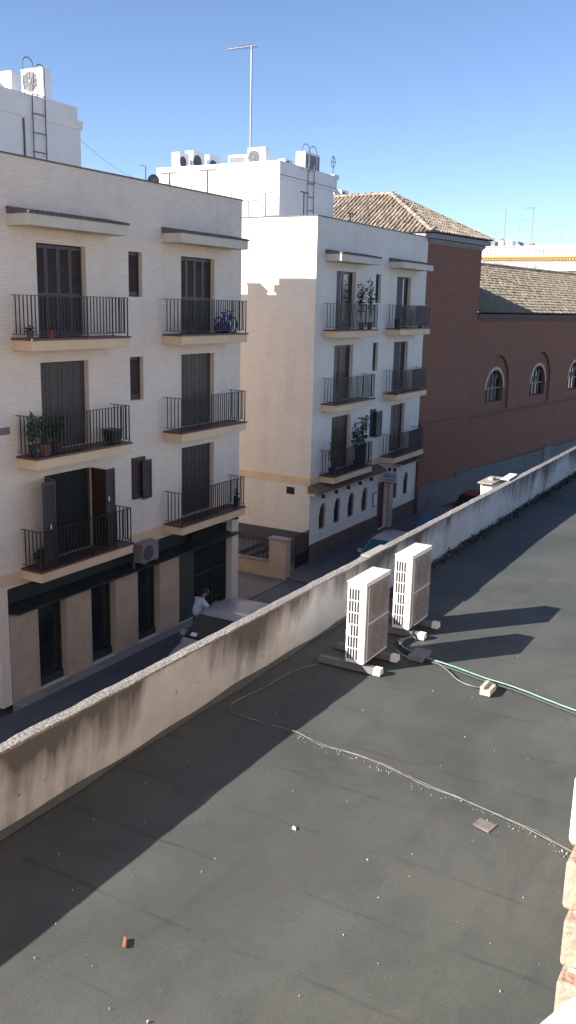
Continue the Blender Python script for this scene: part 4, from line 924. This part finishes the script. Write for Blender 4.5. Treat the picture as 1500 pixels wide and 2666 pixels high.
# twin fan condensers on rubber beams
def big_unit(label, x, y):
    """x, y = near right bottom corner; long side runs along +X, grilled end faces -X"""
    root = thing('roof_condenser', label, 'air conditioner', (x, y, RZ0), group='twin fan condensers on the flat roof')
    zb, zt, D, L = RZ0+.12, RZ0+1.445, .315, .92
    c = MB(); c.box(x, x+L, y, y+D, zb, zt-.02); c.build('casing', M['ac_white'], root, bevel=.012)
    c = MB(); c.box(x-.008, x+L+.008, y-.008, y+D+.008, zt-.018, zt+.008); c.build('lid', M['ac_beige'], root, bevel=.006)
    c = MB(); rows = 6; za, zc = zb+.055, zt-.10; p_ = (zc-za)/rows
    for i in range(rows):
        for j in range(4):
            if j == 0 and i == 2: continue
            yy = y+D-.035-j*.047; c.box(x-.0035, x+.004, yy-.031, yy, za+p_*i+.010, za+p_*(i+1)-.010)
    c.build('side_slots', M['slot'], root)
    c = MB(); c.box(x-.014, x-.0005, y+D-.055, y+D-.005, zb+.46, zb+.54); c.build('valve_cover', M['ac_white'], root, bevel=.004)
    c = MB(); c.box(x+.05, x+L-.05, y-.022, y-.0005, zb+.05, zt-.06); f = c.build('front_panel', M['ac_front'], root, bevel=.006)
    c = MB(); c.box(x+.05, x+.062, y-.034, y-.023, zb+.06, zt-.07); c.box(x+.05, x+L-.05, y-.027, y-.0225, zb+.645, zb+.66); c.build('panel_trim', M['ac_white'], f)
    for k in range(2):
        g = MB(); cz = zb+.35+.63*k; cx_ = x+.50; r_ = .275
        for q_ in (3, 5, 7): rr = r_*q_/7; g.tube([(cx_+rr*math.cos(a*math.pi/14), y-.030, cz+rr*math.sin(a*math.pi/14)) for a in range(29)], .0045, 4)
        for q_ in range(6): a = q_*math.pi/3; g.tube([(cx_+.04*math.cos(a), y-.032, cz+.04*math.sin(a)), (cx_+r_*math.cos(a), y-.032, cz+r_*math.sin(a))], .004, 4)
        gg = g.build('fan_guard', M['ac_front'], root)
        g = MB(); g.lathe([(r_, 0), (r_, -.003), (.001, -.0035)], (cx_, y-.022, cz), 26, 'y'); g.build('fan_opening', M['ac_front2'], gg)
    c = MB(); c.box(x+.004, x+.05, y-.006, y-.0008, zb+.02, zt-.03); c.build('corner_post', M['ac_white'], root)
    for bx in (x+.08, x+.74):
        b_ = MB(); b_.hull([(bx-.075, y-.27, RZ0), (bx+.075, y-.27, RZ0), (bx+.05, y-.27, RZ0+.10), (bx-.05, y-.27, RZ0+.10)], [(bx-.075, y+.80, RZ0), (bx+.075, y+.80, RZ0), (bx+.05, y+.80, RZ0+.10), (bx-.05, y+.80, RZ0+.10)])
        be = b_.build('rubber_beam', M['beam'], root, bevel=.006)
        b_ = MB(); b_.hull([(bx-.077, y-.285, RZ0+.001), (bx+.077, y-.285, RZ0+.001), (bx+.054, y-.285, RZ0+.105), (bx-.054, y-.285, RZ0+.105)], [(bx-.077, y-.17, RZ0+.001), (bx+.077, y-.17, RZ0+.001), (bx+.054, y-.17, RZ0+.105), (bx-.054, y-.17, RZ0+.105)]); b_.build('white_end', M['beam_white'], be)
        b_ = MB(); b_.box(bx-.03, bx+.03, y+.02, y+D-.02, RZ0+.101, zb-.001); b_.build('foot', M['rod'], be)
    return root
big_unit('nearer twin fan condenser on rubber beams beside the parapet', 12.22, 5.545)
big_unit('farther twin fan condenser behind the first on the flat roof', 14.08, 5.555)

# pipes, cable, debris
def wiggly(pts, sub=8, amp=.0, z=0):
    out = []; P = [Vector(p) for p in pts]
    for i in range(len(P)-1):
        p0 = P[max(i-1, 0)]; p1 = P[i]; p2 = P[i+1]; p3 = P[min(i+2, len(P)-1)]
        for k in range(sub):
            t_ = k/sub; q_ = .5*((2*p1)+(-p0+p2)*t_+(2*p0-5*p1+4*p2-p3)*t_*t_+(-p0+3*p1-3*p2+p3)*t_**3)
            out.append(q_+Vector((random.uniform(-amp, amp), random.uniform(-amp, amp), 0)))
    return out+[P[-1]]
z = RZ0
pr = thing('pipe_bundle', 'green and black refrigerant pipes crossing the flat roof from the condensers', 'pipe', (13, 4, z))
for k, (off, r_, mat, h0) in enumerate(((0, .010, 'cable_green', .06), (.03, .008, 'cable_green', .05), (-.045, .020, 'cable_black', .03), (.08, .017, 'cable_black', .025))):
    p = MB(); p.tube(wiggly([(14.4, 5.62, z+.2), (14.0, 5.45, z+.06), (13.75, 5.55+off, z+.05), (13.45+off*.5, 5.38, z+h0), (13.27+off, 5.0, z+h0), (13.10+off, 4.33, z+h0), (12.92+off, 3.8, z+h0+.01), (12.82+off, 3.3, z+h0+.01), (12.6+off, 2.6, z+h0), (12.42+off, 2.0, z+h0), (12.2+off, 1.0, z+h0), (12.0, -.5, z+h0)], amp=.004), r_, 6)
    p.build('pipe', M[mat], pr)
p = MB(); p.tube(wiggly([(12.95, 5.3, z+.2), (13.1, 5.15, z+.05), (13.2, 4.8, z+.05), (13.0, 4.45, z+.03), (12.72, 4.15, z+.02), (12.62, 3.85, z+.02), (12.72, 3.6, z+.04)], amp=.002), .009, 6); p.build('loose_tube', M['cable_grey'], pr)
p = MB(); p.box(12.42, 12.72, 3.56, 3.72, z, z+.09); p.box(12.42, 12.72, 3.66, 3.72, z+.0905, z+.13); tag(p.build('support_block', M['block'], bevel=.008), 'small pale block under the green pipes', 'block')
p = MB(); p.box(13.1, 13.5, 4.9, 5.16, z, z+.09); tag(p.build('support_block', M['stone_grey'], bevel=.01), 'flat grey block at the start of the pipes beside the nearer condenser', 'block')
p = MB(); cpts = [(12.14, 6.28, z+.02), (11.6, 6.48, z+.015), (10.91, 6.53, z+.015), (10.19, 6.62, z+.015), (9.95, 6.5, z+.015), (9.88, 6.22, z+.015), (9.87, 5.42, z+.015), (9.72, 4.99, z+.015), (9.73, 4.49, z+.015), (9.67, 4.05, z+.015), (9.49, 3.45, z+.015), (9.42, 2.95, z+.015), (9.27, 2.31, z+.015), (9.17, 1.98, z+.015), (9.04, 1.62, z+.015), (8.7, 0.6, z+.015)]
p.tube(wiggly(cpts, amp=.004), .0055, 6); cb_ = thing('roof_cable', 'long thin grey cable winding across the dark flat roof', 'cable', (9.5, 4, z)); ORG[cb_.name] = Vector((9.5, 4, z)); p.build('cable', M['cable_grey'], cb_)
p = MB(); p.tube(wiggly([(x+.03+.015*math.sin(i*2), y, zz-.004) for i, (x, y, zz) in enumerate(cpts[6:])], amp=.005), .004, 5); p.build('second_strand', M['cable_grey'], cb_)
p = MB(); p.tube(wiggly([(x-.035+.012*math.sin(i*1.3), y+.02, zz-.006) for i, (x, y, zz) in enumerate(cpts[8:])], amp=.006), .004, 5); p.build('third_strand', M['cable_black'], cb_)
p = MB(); p.prism([(8.93, 2.46), (9.12, 2.42), (9.16, 2.63), (9.0, 2.66)], z-.01, z+.008); tag(p.build('drain_cover', M['dark_cover']), 'small square drain cover near the grey cable', 'drain cover')
p = MB(); p.box(5.42, 5.54, 4.685, 4.715, z-.01, z+.015); p.xf(Matrix.Translation((5.49, 4.7, 0)) @ Matrix.Rotation(R(35), 4, 'Z') @ Matrix.Translation((-5.49, -4.7, 0))); tag(p.build('brick_chip', M['terracotta'], bevel=.006), 'red broken tile chip lying on the lower left of the roof', 'tile chip')
p = MB(); p.hull([(7.85, 4.28, z-.005), (7.89, 4.29, z-.005), (7.89, 4.34, z-.005), (7.86, 4.33, z-.005)], [(7.855, 4.285, z+.012), (7.885, 4.295, z+.01), (7.887, 4.33, z+.018), (7.865, 4.325, z+.01)]); tag(p.build('paper_scrap', M['paper']), 'crumpled white scrap in the middle of the roof', 'litter')
mb = MB(); random.seed(21)
for i in range(240):
    if i < 90:
        k = random.randrange(6, len(cpts)-1); t_ = random.random(); a_, b_ = cpts[k], cpts[k+1]; x = a_[0]+(b_[0]-a_[0])*t_-abs(random.gauss(0, .06)); y = a_[1]+(b_[1]-a_[1])*t_
    else: x = random.uniform(2, 16); y = random.uniform(-2, 6.6)
    s = random.choice((.003, .004, .005, .008))*random.uniform(.5, 1.2); a = random.random()*6.28
    pts = [(x+s*random.uniform(.6, 1.4)*math.cos(a+q_*math.pi/2), y+s*random.uniform(.6, 1.4)*math.sin(a+q_*math.pi/2)) for q_ in range(4)]
    mb.prism(pts, z-.012, z+s*.8)
tag(mb.build('grit', M['block']), kind='stuff')

# flue hood standing outside the parapet
fh = thing('vent_hood', 'cream flared roof cowl with a flat lid beyond the far parapet', 'vent', (24.3, 7.4, -5.4))
p = MB(); p.hull([(23.75, 7.2, -5.6), (24.25, 7.2, -5.6), (24.25, 7.45, -5.6), (23.75, 7.45, -5.6)], [(23.55, 7.14, -4.63), (24.4, 7.14, -4.63), (24.4, 7.46, -4.63), (23.55, 7.46, -4.63)]); p.build('body', M['cornice'], fh, bevel=.01)
p = MB(); p.box(23.42, 24.55, 7.10, 7.50, -4.57, -4.54); p.box(23.6, 24.35, 7.16, 7.44, -4.629, -4.571); p.build('lid', M['threshold'], fh)
p = MB(); p.box(23.85, 24.1, 7.22, 7.36, -4.539, -4.46); p.build('knob', M['threshold'], fh)
p = MB(); p.box(24.2, 25.2, 6.90, 7.12, -4.55, -4.52); p.xf(Matrix.Translation((24.6, 6.9, -4.5)) @ Matrix.Rotation(R(3), 4, 'Z') @ Matrix.Translation((-24.6, -6.9, 4.5))); tag(p.build('loose_slab', M['sill_white'], bevel=.005), 'pale loose slab lying on the parapet beside the cowl', 'slab')

# ---------------------------------------------------------------- cars
def car(label, x, y, paint, glass='car_glass', L=4.2, W=1.72, H=1.5, rz=0, group='cars parked along the street'):
    """nose towards -X; origin under the middle of the car"""
    root = thing('parked_car', label, 'car', (x, y, GZ), rz, group, local=True)
    h = H/1.5
    st = [(-.5, .30, .52, .60, .66), (-.47, .22, .68, .72, .82), (-.38, .20, .80, .82, .88), (-.25, .20, .90, .85, .90), (-.12, .20, .90, .86, .90), (.1, .20, .86, .86, .90), (.3, .20, .88, .86, .90), (.42, .22, .88, .84, .88), (.48, .28, .84, .78, .82), (.5, .36, .74, .70, .74)]
    # (x/L, z low, z belt, half width belt frac, half width low frac)
    vs = []; fs = []; n = 8
    for sx, zl, zb, wb, wl in st:
        X = sx*L; hw = W/2; a, b_ = hw*wb/.9, hw*wl/.9*1.0
        vs += [(X, -b_, zl*h), (X, -b_*1.0, (zl+.25)*h), (X, -a*1.01, (zb-.06)*h), (X, -a*.86, zb*h), (X, a*.86, zb*h), (X, a*1.01, (zb-.06)*h), (X, b_, (zl+.25)*h), (X, b_, zl*h)]
    for i in range(len(st)-1):
        for k in range(n): fs.append((i*n+k, i*n+(k+1) % n, (i+1)*n+(k+1) % n, (i+1)*n+k))
    fs += [tuple(range(n-1, -1, -1)), tuple(range((len(st)-1)*n, len(st)*n))]
    mb = MB(); mb.add(vs, fs); body = mb.build('body', M[paint], root, smooth=True); s_ = body.modifiers.new('s', 'SUBSURF'); s_.levels = s_.render_levels = 2
    g = [(-.27, .93, .82, .80), (-.085, 1.43, .76, .72), (.05, 1.49, .76, .72), (.22, 1.49, .75, .71), (.36, 1.40, .73, .69), (.46, .90, .78, .76)]
    vs = []; fs = []; n = 6
    for sx, zt, wb, wt in g:
        X = sx*L; zb = .80; hw = W/2/.86
        vs += [(X, -hw*wb*.98, zb*h), (X, -hw*wt*.97, max(zt-.05, zb+.01)*h), (X, -hw*wt*.8, zt*h), (X, hw*wt*.8, zt*h), (X, hw*wt*.97, max(zt-.05, zb+.01)*h), (X, hw*wb*.98, zb*h)]
    for i in range(len(g)-1):
        for k in range(n): fs.append((i*n+k, i*n+(k+1) % n, (i+1)*n+(k+1) % n, (i+1)*n+k))
    fs += [tuple(range(n-1, -1, -1)), tuple(range((len(g)-1)*n, len(g)*n))]
    mb = MB(); mb.add(vs, fs); cab = mb.build('cabin', M[paint], root, smooth=True, bevel=0)
    s_ = cab.modifiers.new('b', 'BEVEL'); s_.width = .03; s_.segments = 3
    hw = W/2/.86
    def quad_panel(name, pts, mat, par):
        P = [Vector(p) for p in pts]; nn = (P[1]-P[0]).cross(P[3]-P[0]).normalized(); m_ = MB(); c_ = sum(P, Vector())/4
        if nn.dot(c_-Vector((0, 0, 1.0))) < 0: nn = -nn
        m_.hull([p+nn*.006 for p in P], [p+nn*.016 for p in P]); return m_.build(name, M[mat], par)
    def lerp(a, b_, t_): return tuple(a[i]+(b_[i]-a[i])*t_ for i in range(3))
    b0, b1 = (g[0][0]*L, 0, .93*h), (g[1][0]*L, 0, 1.43*h)
    ya, yb = hw*.80*.88, hw*.72*.88
    a_ = lerp(b0, b1, .06); c_ = lerp(b0, b1, .95)
    quad_panel('windscreen', [(a_[0], -ya, a_[2]), (a_[0], ya, a_[2]), (c_[0], yb, c_[2]), (c_[0], -yb, c_[2])], glass, cab)
    r0, r1 = (g[4][0]*L, 0, 1.40*h), (g[5][0]*L, 0, .90*h); a_ = lerp(r0, r1, .1); c_ = lerp(r0, r1, .8)
    quad_panel('rear_window', [(a_[0], -yb, a_[2]), (a_[0], yb, a_[2]), (c_[0], ya*.95, c_[2]), (c_[0], -ya*.95, c_[2])], 'car_glass', cab)
    for s in (-1, 1):
        for xa, xb, xc, xd in ((-.17, .10, .10, -.055), (.125, .36, .31, .125)):
            zl, zh = .93*h, 1.38*h; wl_ = hw*(.98*.78-(.78*.98-.72*.97)*((zl/h-.80)/.6))*1.0; wh_ = hw*.715*.97
            quad_panel('side_window', [(xa*L, s*wl_*.97, zl), (xb*L, s*wl_*.97, zl), (xc*L, s*(wh_+.0), zh), (xd*L, s*(wh_+.0), zh)], 'car_glass', cab)
        m_ = MB(); m_.box(-.5*L+.02, -.5*L+.16, s*.56*W/1.72-.16, s*.56*W/1.72+.16, .56*h, .68*h); m_.build('headlight', M['lamp'], root, bevel=.03)
        m_ = MB(); m_.box(-.19*L, -.15*L, s*(W/2+.10)-.09, s*(W/2+.10)+.09, .88*h, 1.0*h); m_.tube([(-.17*L, s*W/2*.9, .9*h), (-.17*L, s*(W/2+.05), .92*h)], .02, 5); m_.build('wing_mirror', M[paint], root, bevel=.02)
        m_ = MB(); m_.tube([(-.23*L, s*hw*.775, 1.0*h), (-.085*L, s*hw*.70, 1.415*h), (.05*L, s*hw*.70, 1.455*h), (.24*L, s*hw*.69, 1.455*h), (.36*L, s*hw*.68, 1.36*h)], .008, 5); m_.build('roof_trim', M['grille'], cab)
        for sx in (-.31, .30):
            m_ = MB(); yy = s*(W/2-.10); m_.lathe([(.2, -.1), (.3, -.1), (.315, -.06), (.315, .06), (.3, .1), (.2, .1)], (sx*L, yy, .315), 20, 'y'); wh = m_.build('wheel', M['rubber'], root)
            m_ = MB(); m_.lathe([(.02, -.104), (.19, -.102), (.2, -.08), (.2, .08), (.19, .102), (.02, .104)], (sx*L, yy, .315), 12, 'y'); m_.build('rim', M['galv'], wh)
    m_ = MB(); m_.box(-.503*L, -.49*L, -.26, .26, .36, .47); m_.build('number_plate', M['paper'], root)
    return root
def hub(x): return x
c1 = car('grey hatchback nearest the camera with a paper behind its windscreen', 21.12, 14.0, 'car_grey', L=4.3, W=1.78, H=1.68)
m_ = MB(); m_.hull([(-1.06, .34, 1.135), (-1.06, .54, 1.135), (-.96, .54, 1.205), (-.96, .34, 1.205)], [(-1.075, .34, 1.15), (-1.075, .54, 1.15), (-.975, .54, 1.22), (-.975, .34, 1.22)])
m_.build('dashboard_paper', M['paper'], c1)
car('pale silver car with a teal tinted windscreen before the tiled awning', 32.75, 13.9, 'car_silver', 'teal_glass', L=4.2, W=1.74, H=1.48)
car('dark slate car with a blue reflecting windscreen behind the silver car', 38.1, 13.8, 'car_blue', 'blue_glass', L=4.3, W=1.76, H=1.5)
car('dark red car farthest along the street', 43.3, 13.9, 'car_red', L=4.2, W=1.74, H=1.5)

# scooter, mostly hidden by the parapet
sc_ = thing('motor_scooter', 'dark motor scooter whose mirror just shows over the parapet', 'scooter', (16.9, 13.4, GZ), 0, local=True)
for x in (-.6, .6):
    m_ = MB(); m_.lathe([(.12, -.05), (.24, -.05), (.25, 0), (.24, .05), (.12, .05)], (x, 0, .25), 16, 'y'); m_.build('wheel', M['rubber'], sc_)
m_ = MB(); m_.hull([(-.35, -.14, .22), (.75, -.16, .35), (.75, .16, .35), (-.35, .14, .22)], [(-.3, -.14, .34), (.85, -.14, .75), (.85, .14, .75), (-.3, .14, .34)]); m_.build('body', M['plastic_dark'], sc_, bevel=.04)
m_ = MB(); m_.hull([(-.45, -.19, .35), (-.35, -.19, .35), (-.35, .19, .35), (-.45, .19, .35)], [(-.40, -.16, 1.0), (-.30, -.16, 1.05), (-.30, .16, 1.05), (-.40, .16, 1.0)]); m_.build('leg_shield', M['plastic_dark'], sc_, bevel=.03)
m_ = MB(); m_.box(.0, .8, -.15, .15, .76, .87); m_.build('seat', M['rubber'], sc_, bevel=.04)
m_ = MB(); m_.box(.62, 1.0, -.2, .2, .9, 1.22); m_.build('top_box', M['plastic_dark'], sc_, bevel=.05)
m_ = MB(); m_.tube([(-.28, -.33, 1.08), (-.38, 0, 1.05), (-.28, .33, 1.08)], .018, 6); m_.tube([(-.3, .25, 1.08), (-.36, .3, 1.36)], .01, 5); m_.tube([(-.3, -.25, 1.08), (-.36, -.3, 1.36)], .01, 5); m_.build('handlebar', M['iron'], sc_)
for s in (-1, 1): m_ = MB(); m_.lathe([(.02, 0), (.065, .008), (.065, .03), (.02, .04)], (-.36, s*.32, 1.4), 12, 'x'); m_.build('mirror', M['iron'], sc_)
m_ = MB(); m_.hull([(-.42, -.15, 1.05), (-.42, .15, 1.05), (-.41, .15, 1.05), (-.41, -.15, 1.05)], [(-.30, -.12, 1.62), (-.30, .12, 1.62), (-.29, .12, 1.62), (-.29, -.12, 1.62)]); m_.build('windshield', M['car_glass'], sc_)

# ---------------------------------------------------------------- the man by the grey car
def skin_mesh(name, pts, edges, radii, mat, root, sub=2, rootv=0):
    me = bpy.data.meshes.new(name); me.from_pydata(pts, edges, []); me.materials.append(mat)
    o = bpy.data.objects.new(name, me); COL.objects.link(o); o.parent = root
    md = o.modifiers.new('skin', 'SKIN'); md.use_smooth_shade = True
    for i, r_ in enumerate(radii):
        sv = me.skin_vertices[0].data[i]; sv.radius = (r_, r_) if not isinstance(r_, tuple) else r_; sv.use_root = (i == rootv)
    s_ = o.modifiers.new('sub', 'SUBSURF'); s_.levels = s_.render_levels = sub
    return o
mn = thing('person', 'man in a white shirt leaning by the grey hatchback, back turned', 'person', (21.75, 15.5, -10.32), R(-25), local=True)
# local: faces +X, left is +Y
pts = [(0, 0, .93), (.02, 0, 1.08), (.06, 0, 1.25), (.13, 0, 1.38), (.19, 0, 1.47), (.26, 0, 1.55),
       (0, .10, .90), (.03, .12, .50), (-.02, .12, .09), (.14, .13, .035),
       (0, -.10, .90), (.05, -.13, .50), (-.02, -.14, .09), (.14, -.15, .035),
       (.11, .19, 1.40), (.26, .24, 1.16), (.47, .17, 1.08), (.55, .15, 1.07),
       (.11, -.19, 1.40), (.24, -.32, 1.22), (.44, -.22, 1.30), (.52, -.18, 1.33)]
ed = [(0, 1), (1, 2), (2, 3), (3, 4), (4, 5), (0, 6), (6, 7), (7, 8), (8, 9), (0, 10), (10, 11), (11, 12), (12, 13), (3, 14), (14, 15), (15, 16), (16, 17), (3, 18), (18, 19), (19, 20), (20, 21)]
ra = [.12, .12, .13, .12, .055, .06, .085, .06, .042, .035, .085, .06, .042, .035, .055, .042, .03, .026, .055, .042, .03, .026]
body = skin_mesh('body', pts, ed, ra, M['skin'], mn)
hp = MB(); hp.lathe([(.01, -.125), (.045, -.11), (.068, -.06), (.078, 0), (.08, .05), (.065, .10), (.03, .125), (.005, .13)], (0, 0, 0), 14); hp.xf(Matrix.Translation((.30, 0, 1.62)) @ Matrix.Rotation(R(34), 4, 'Y') @ Matrix.Diagonal((1.12, .92, 1, 1)))
hp.hull([(.375, -.012, 1.60), (.375, .012, 1.60), (.372, .016, 1.565), (.372, -.016, 1.565)], [(.385, -.008, 1.60), (.385, .008, 1.60), (.41, .01, 1.555), (.41, -.01, 1.555)])
hp.build('head', M['skin'], body, smooth=True)
for s in (-1, 1):
    e_ = MB(); e_.lathe([(.004, 0), (.022, .004), (.026, .014), (.01, .018)], (.29, s*.072 if s > 0 else -.09, 1.62), 8, 'y'); e_.build('ear', M['skin'], body)
    e_ = MB(); e_.lathe([(.002, 0), (.011, .003), (.002, .006)], (.378, s*.03, 1.625), 8, 'x'); e_.build('eye', M['hair'], body)
hr = MB(); hr.lathe([(.085, -.03), (.09, .03), (.085, .08), (.06, .12), (.02, .14), (.002, .142)], (0, 0, 0), 14); hr.xf(Matrix.Translation((.283, 0, 1.635)) @ Matrix.Rotation(R(16), 4, 'Y') @ Matrix.Diagonal((1.1, .97, 1, 1))); hr.build('hair', M['hair'], mn, smooth=True)
skin_mesh('shirt', [(0, 0, .92), (.02, 0, 1.08), (.06, 0, 1.25), (.12, 0, 1.40), (.115, .17, 1.39), (.20, .235, 1.24), (.28, .23, 1.15), (.115, -.17, 1.39), (.19, -.29, 1.27), (.26, -.30, 1.235), (.16, 0, 1.445)],
          [(0, 1), (1, 2), (2, 3), (3, 4), (4, 5), (5, 6), (3, 7), (7, 8), (8, 9), (3, 10)], [(.17, .19), (.16, .19), (.165, .20), (.15, .17), .095, .075, .066, .095, .075, .066, .09], M['shirt'], mn)
skin_mesh('trousers', [(0, 0, .93), (0, .10, .86), (.03, .12, .50), (-.02, .12, .10), (0, -.10, .86), (.05, -.13, .50), (-.02, -.14, .10), (0, 0, .99)], [(0, 1), (1, 2), (2, 3), (0, 4), (4, 5), (5, 6), (0, 7)], [.14, .11, .085, .07, .11, .085, .07, .15], M['trousers'], mn)
for s, bx, by, bz in ((1, .56, .15, 1.065), (-1, .53, -.175, 1.335)):      # hands: palm and five fingers
    pts = [(bx, by, bz), (bx+.05, by, bz-.003)]; ed = [(0, 1)]; ra = [.024, .026]
    for k, l in enumerate((.068, .078, .073, .058)):
        yy = (k-1.5)*.019; i0 = len(pts); pts += [(bx+.085, by+yy, bz-.002), (bx+.085+l*.5, by+yy*1.1, bz-.012), (bx+.085+l*.9, by+yy*1.1, bz-.034)]; ed += [(1, i0), (i0, i0+1), (i0+1, i0+2)]; ra += [.010, .008, .007]
    i0 = len(pts); pts += [(bx+.03, by-s*.035, bz-.005), (bx+.065, by-s*.055, bz-.015)]; ed += [(0, i0), (i0, i0+1)]; ra += [.011, .009]
    skin_mesh('hand', pts, ed, ra, M['skin'], body, 1)
for y in (.13, -.15): m_ = MB(); m_.box(-.09, .20, y-.045, y+.045, .0, .085); m_.build('shoe', M['rubber'], mn, bevel=.03)

# ---------------------------------------------------------------- our own wall at the right edge: brick pier, white strip, sill
ow = thing('brick_house', 'pale brick window jamb and white sill at the lower right edge', 'building', (.9, 0, -5.6))
m_ = MB(); m_.box(.905, 14, -.6, .150, -5.7, 5.2); m_.box(-14, -.62, -.6, .135, -5.7, 5.2); m_.box(-.62, .905, -.6, .135, 1.3, 5.2); m_.build('wall', M['warm_wall'], ow)
m_ = MB(); random.seed(4)
for i in range(-3, 24):
    z0 = -1.55+i*.072; yo = random.uniform(-.002, .003); xo = random.uniform(-.004, .004)
    for (ya, yb) in (((-.36, -.115), (-.10, .150)) if i % 2 else ((-.22, .028), (.040, .150))):
        m_.box(.885+xo, 1.13, ya+random.uniform(-.003, .003), yb+(.007 if yb > .1 else 0)+yo, z0, z0+.055)
m_.build('brickwork', M['near_brick'], ow, bevel=.004)
m_ = MB(); m_.box(.862, .883, -.3, .156, -.525, -.452); m_.build('jamb_strip', M['sill_white'], ow, bevel=.004)
m_ = MB(); m_.prism([(-.6, -.4), (.88, -.4), (.88, .115), (.83, .138), (.79, .152), (.6, .155), (-.6, .155)], -.72, -.68); m_.build('window_sill', M['sill_white'], ow, bevel=.004)
m_ = MB(); m_.box(-.6, .904, -.5, .10, -5.7, -.721); m_.build('lower_wall', M['mortar'], ow)
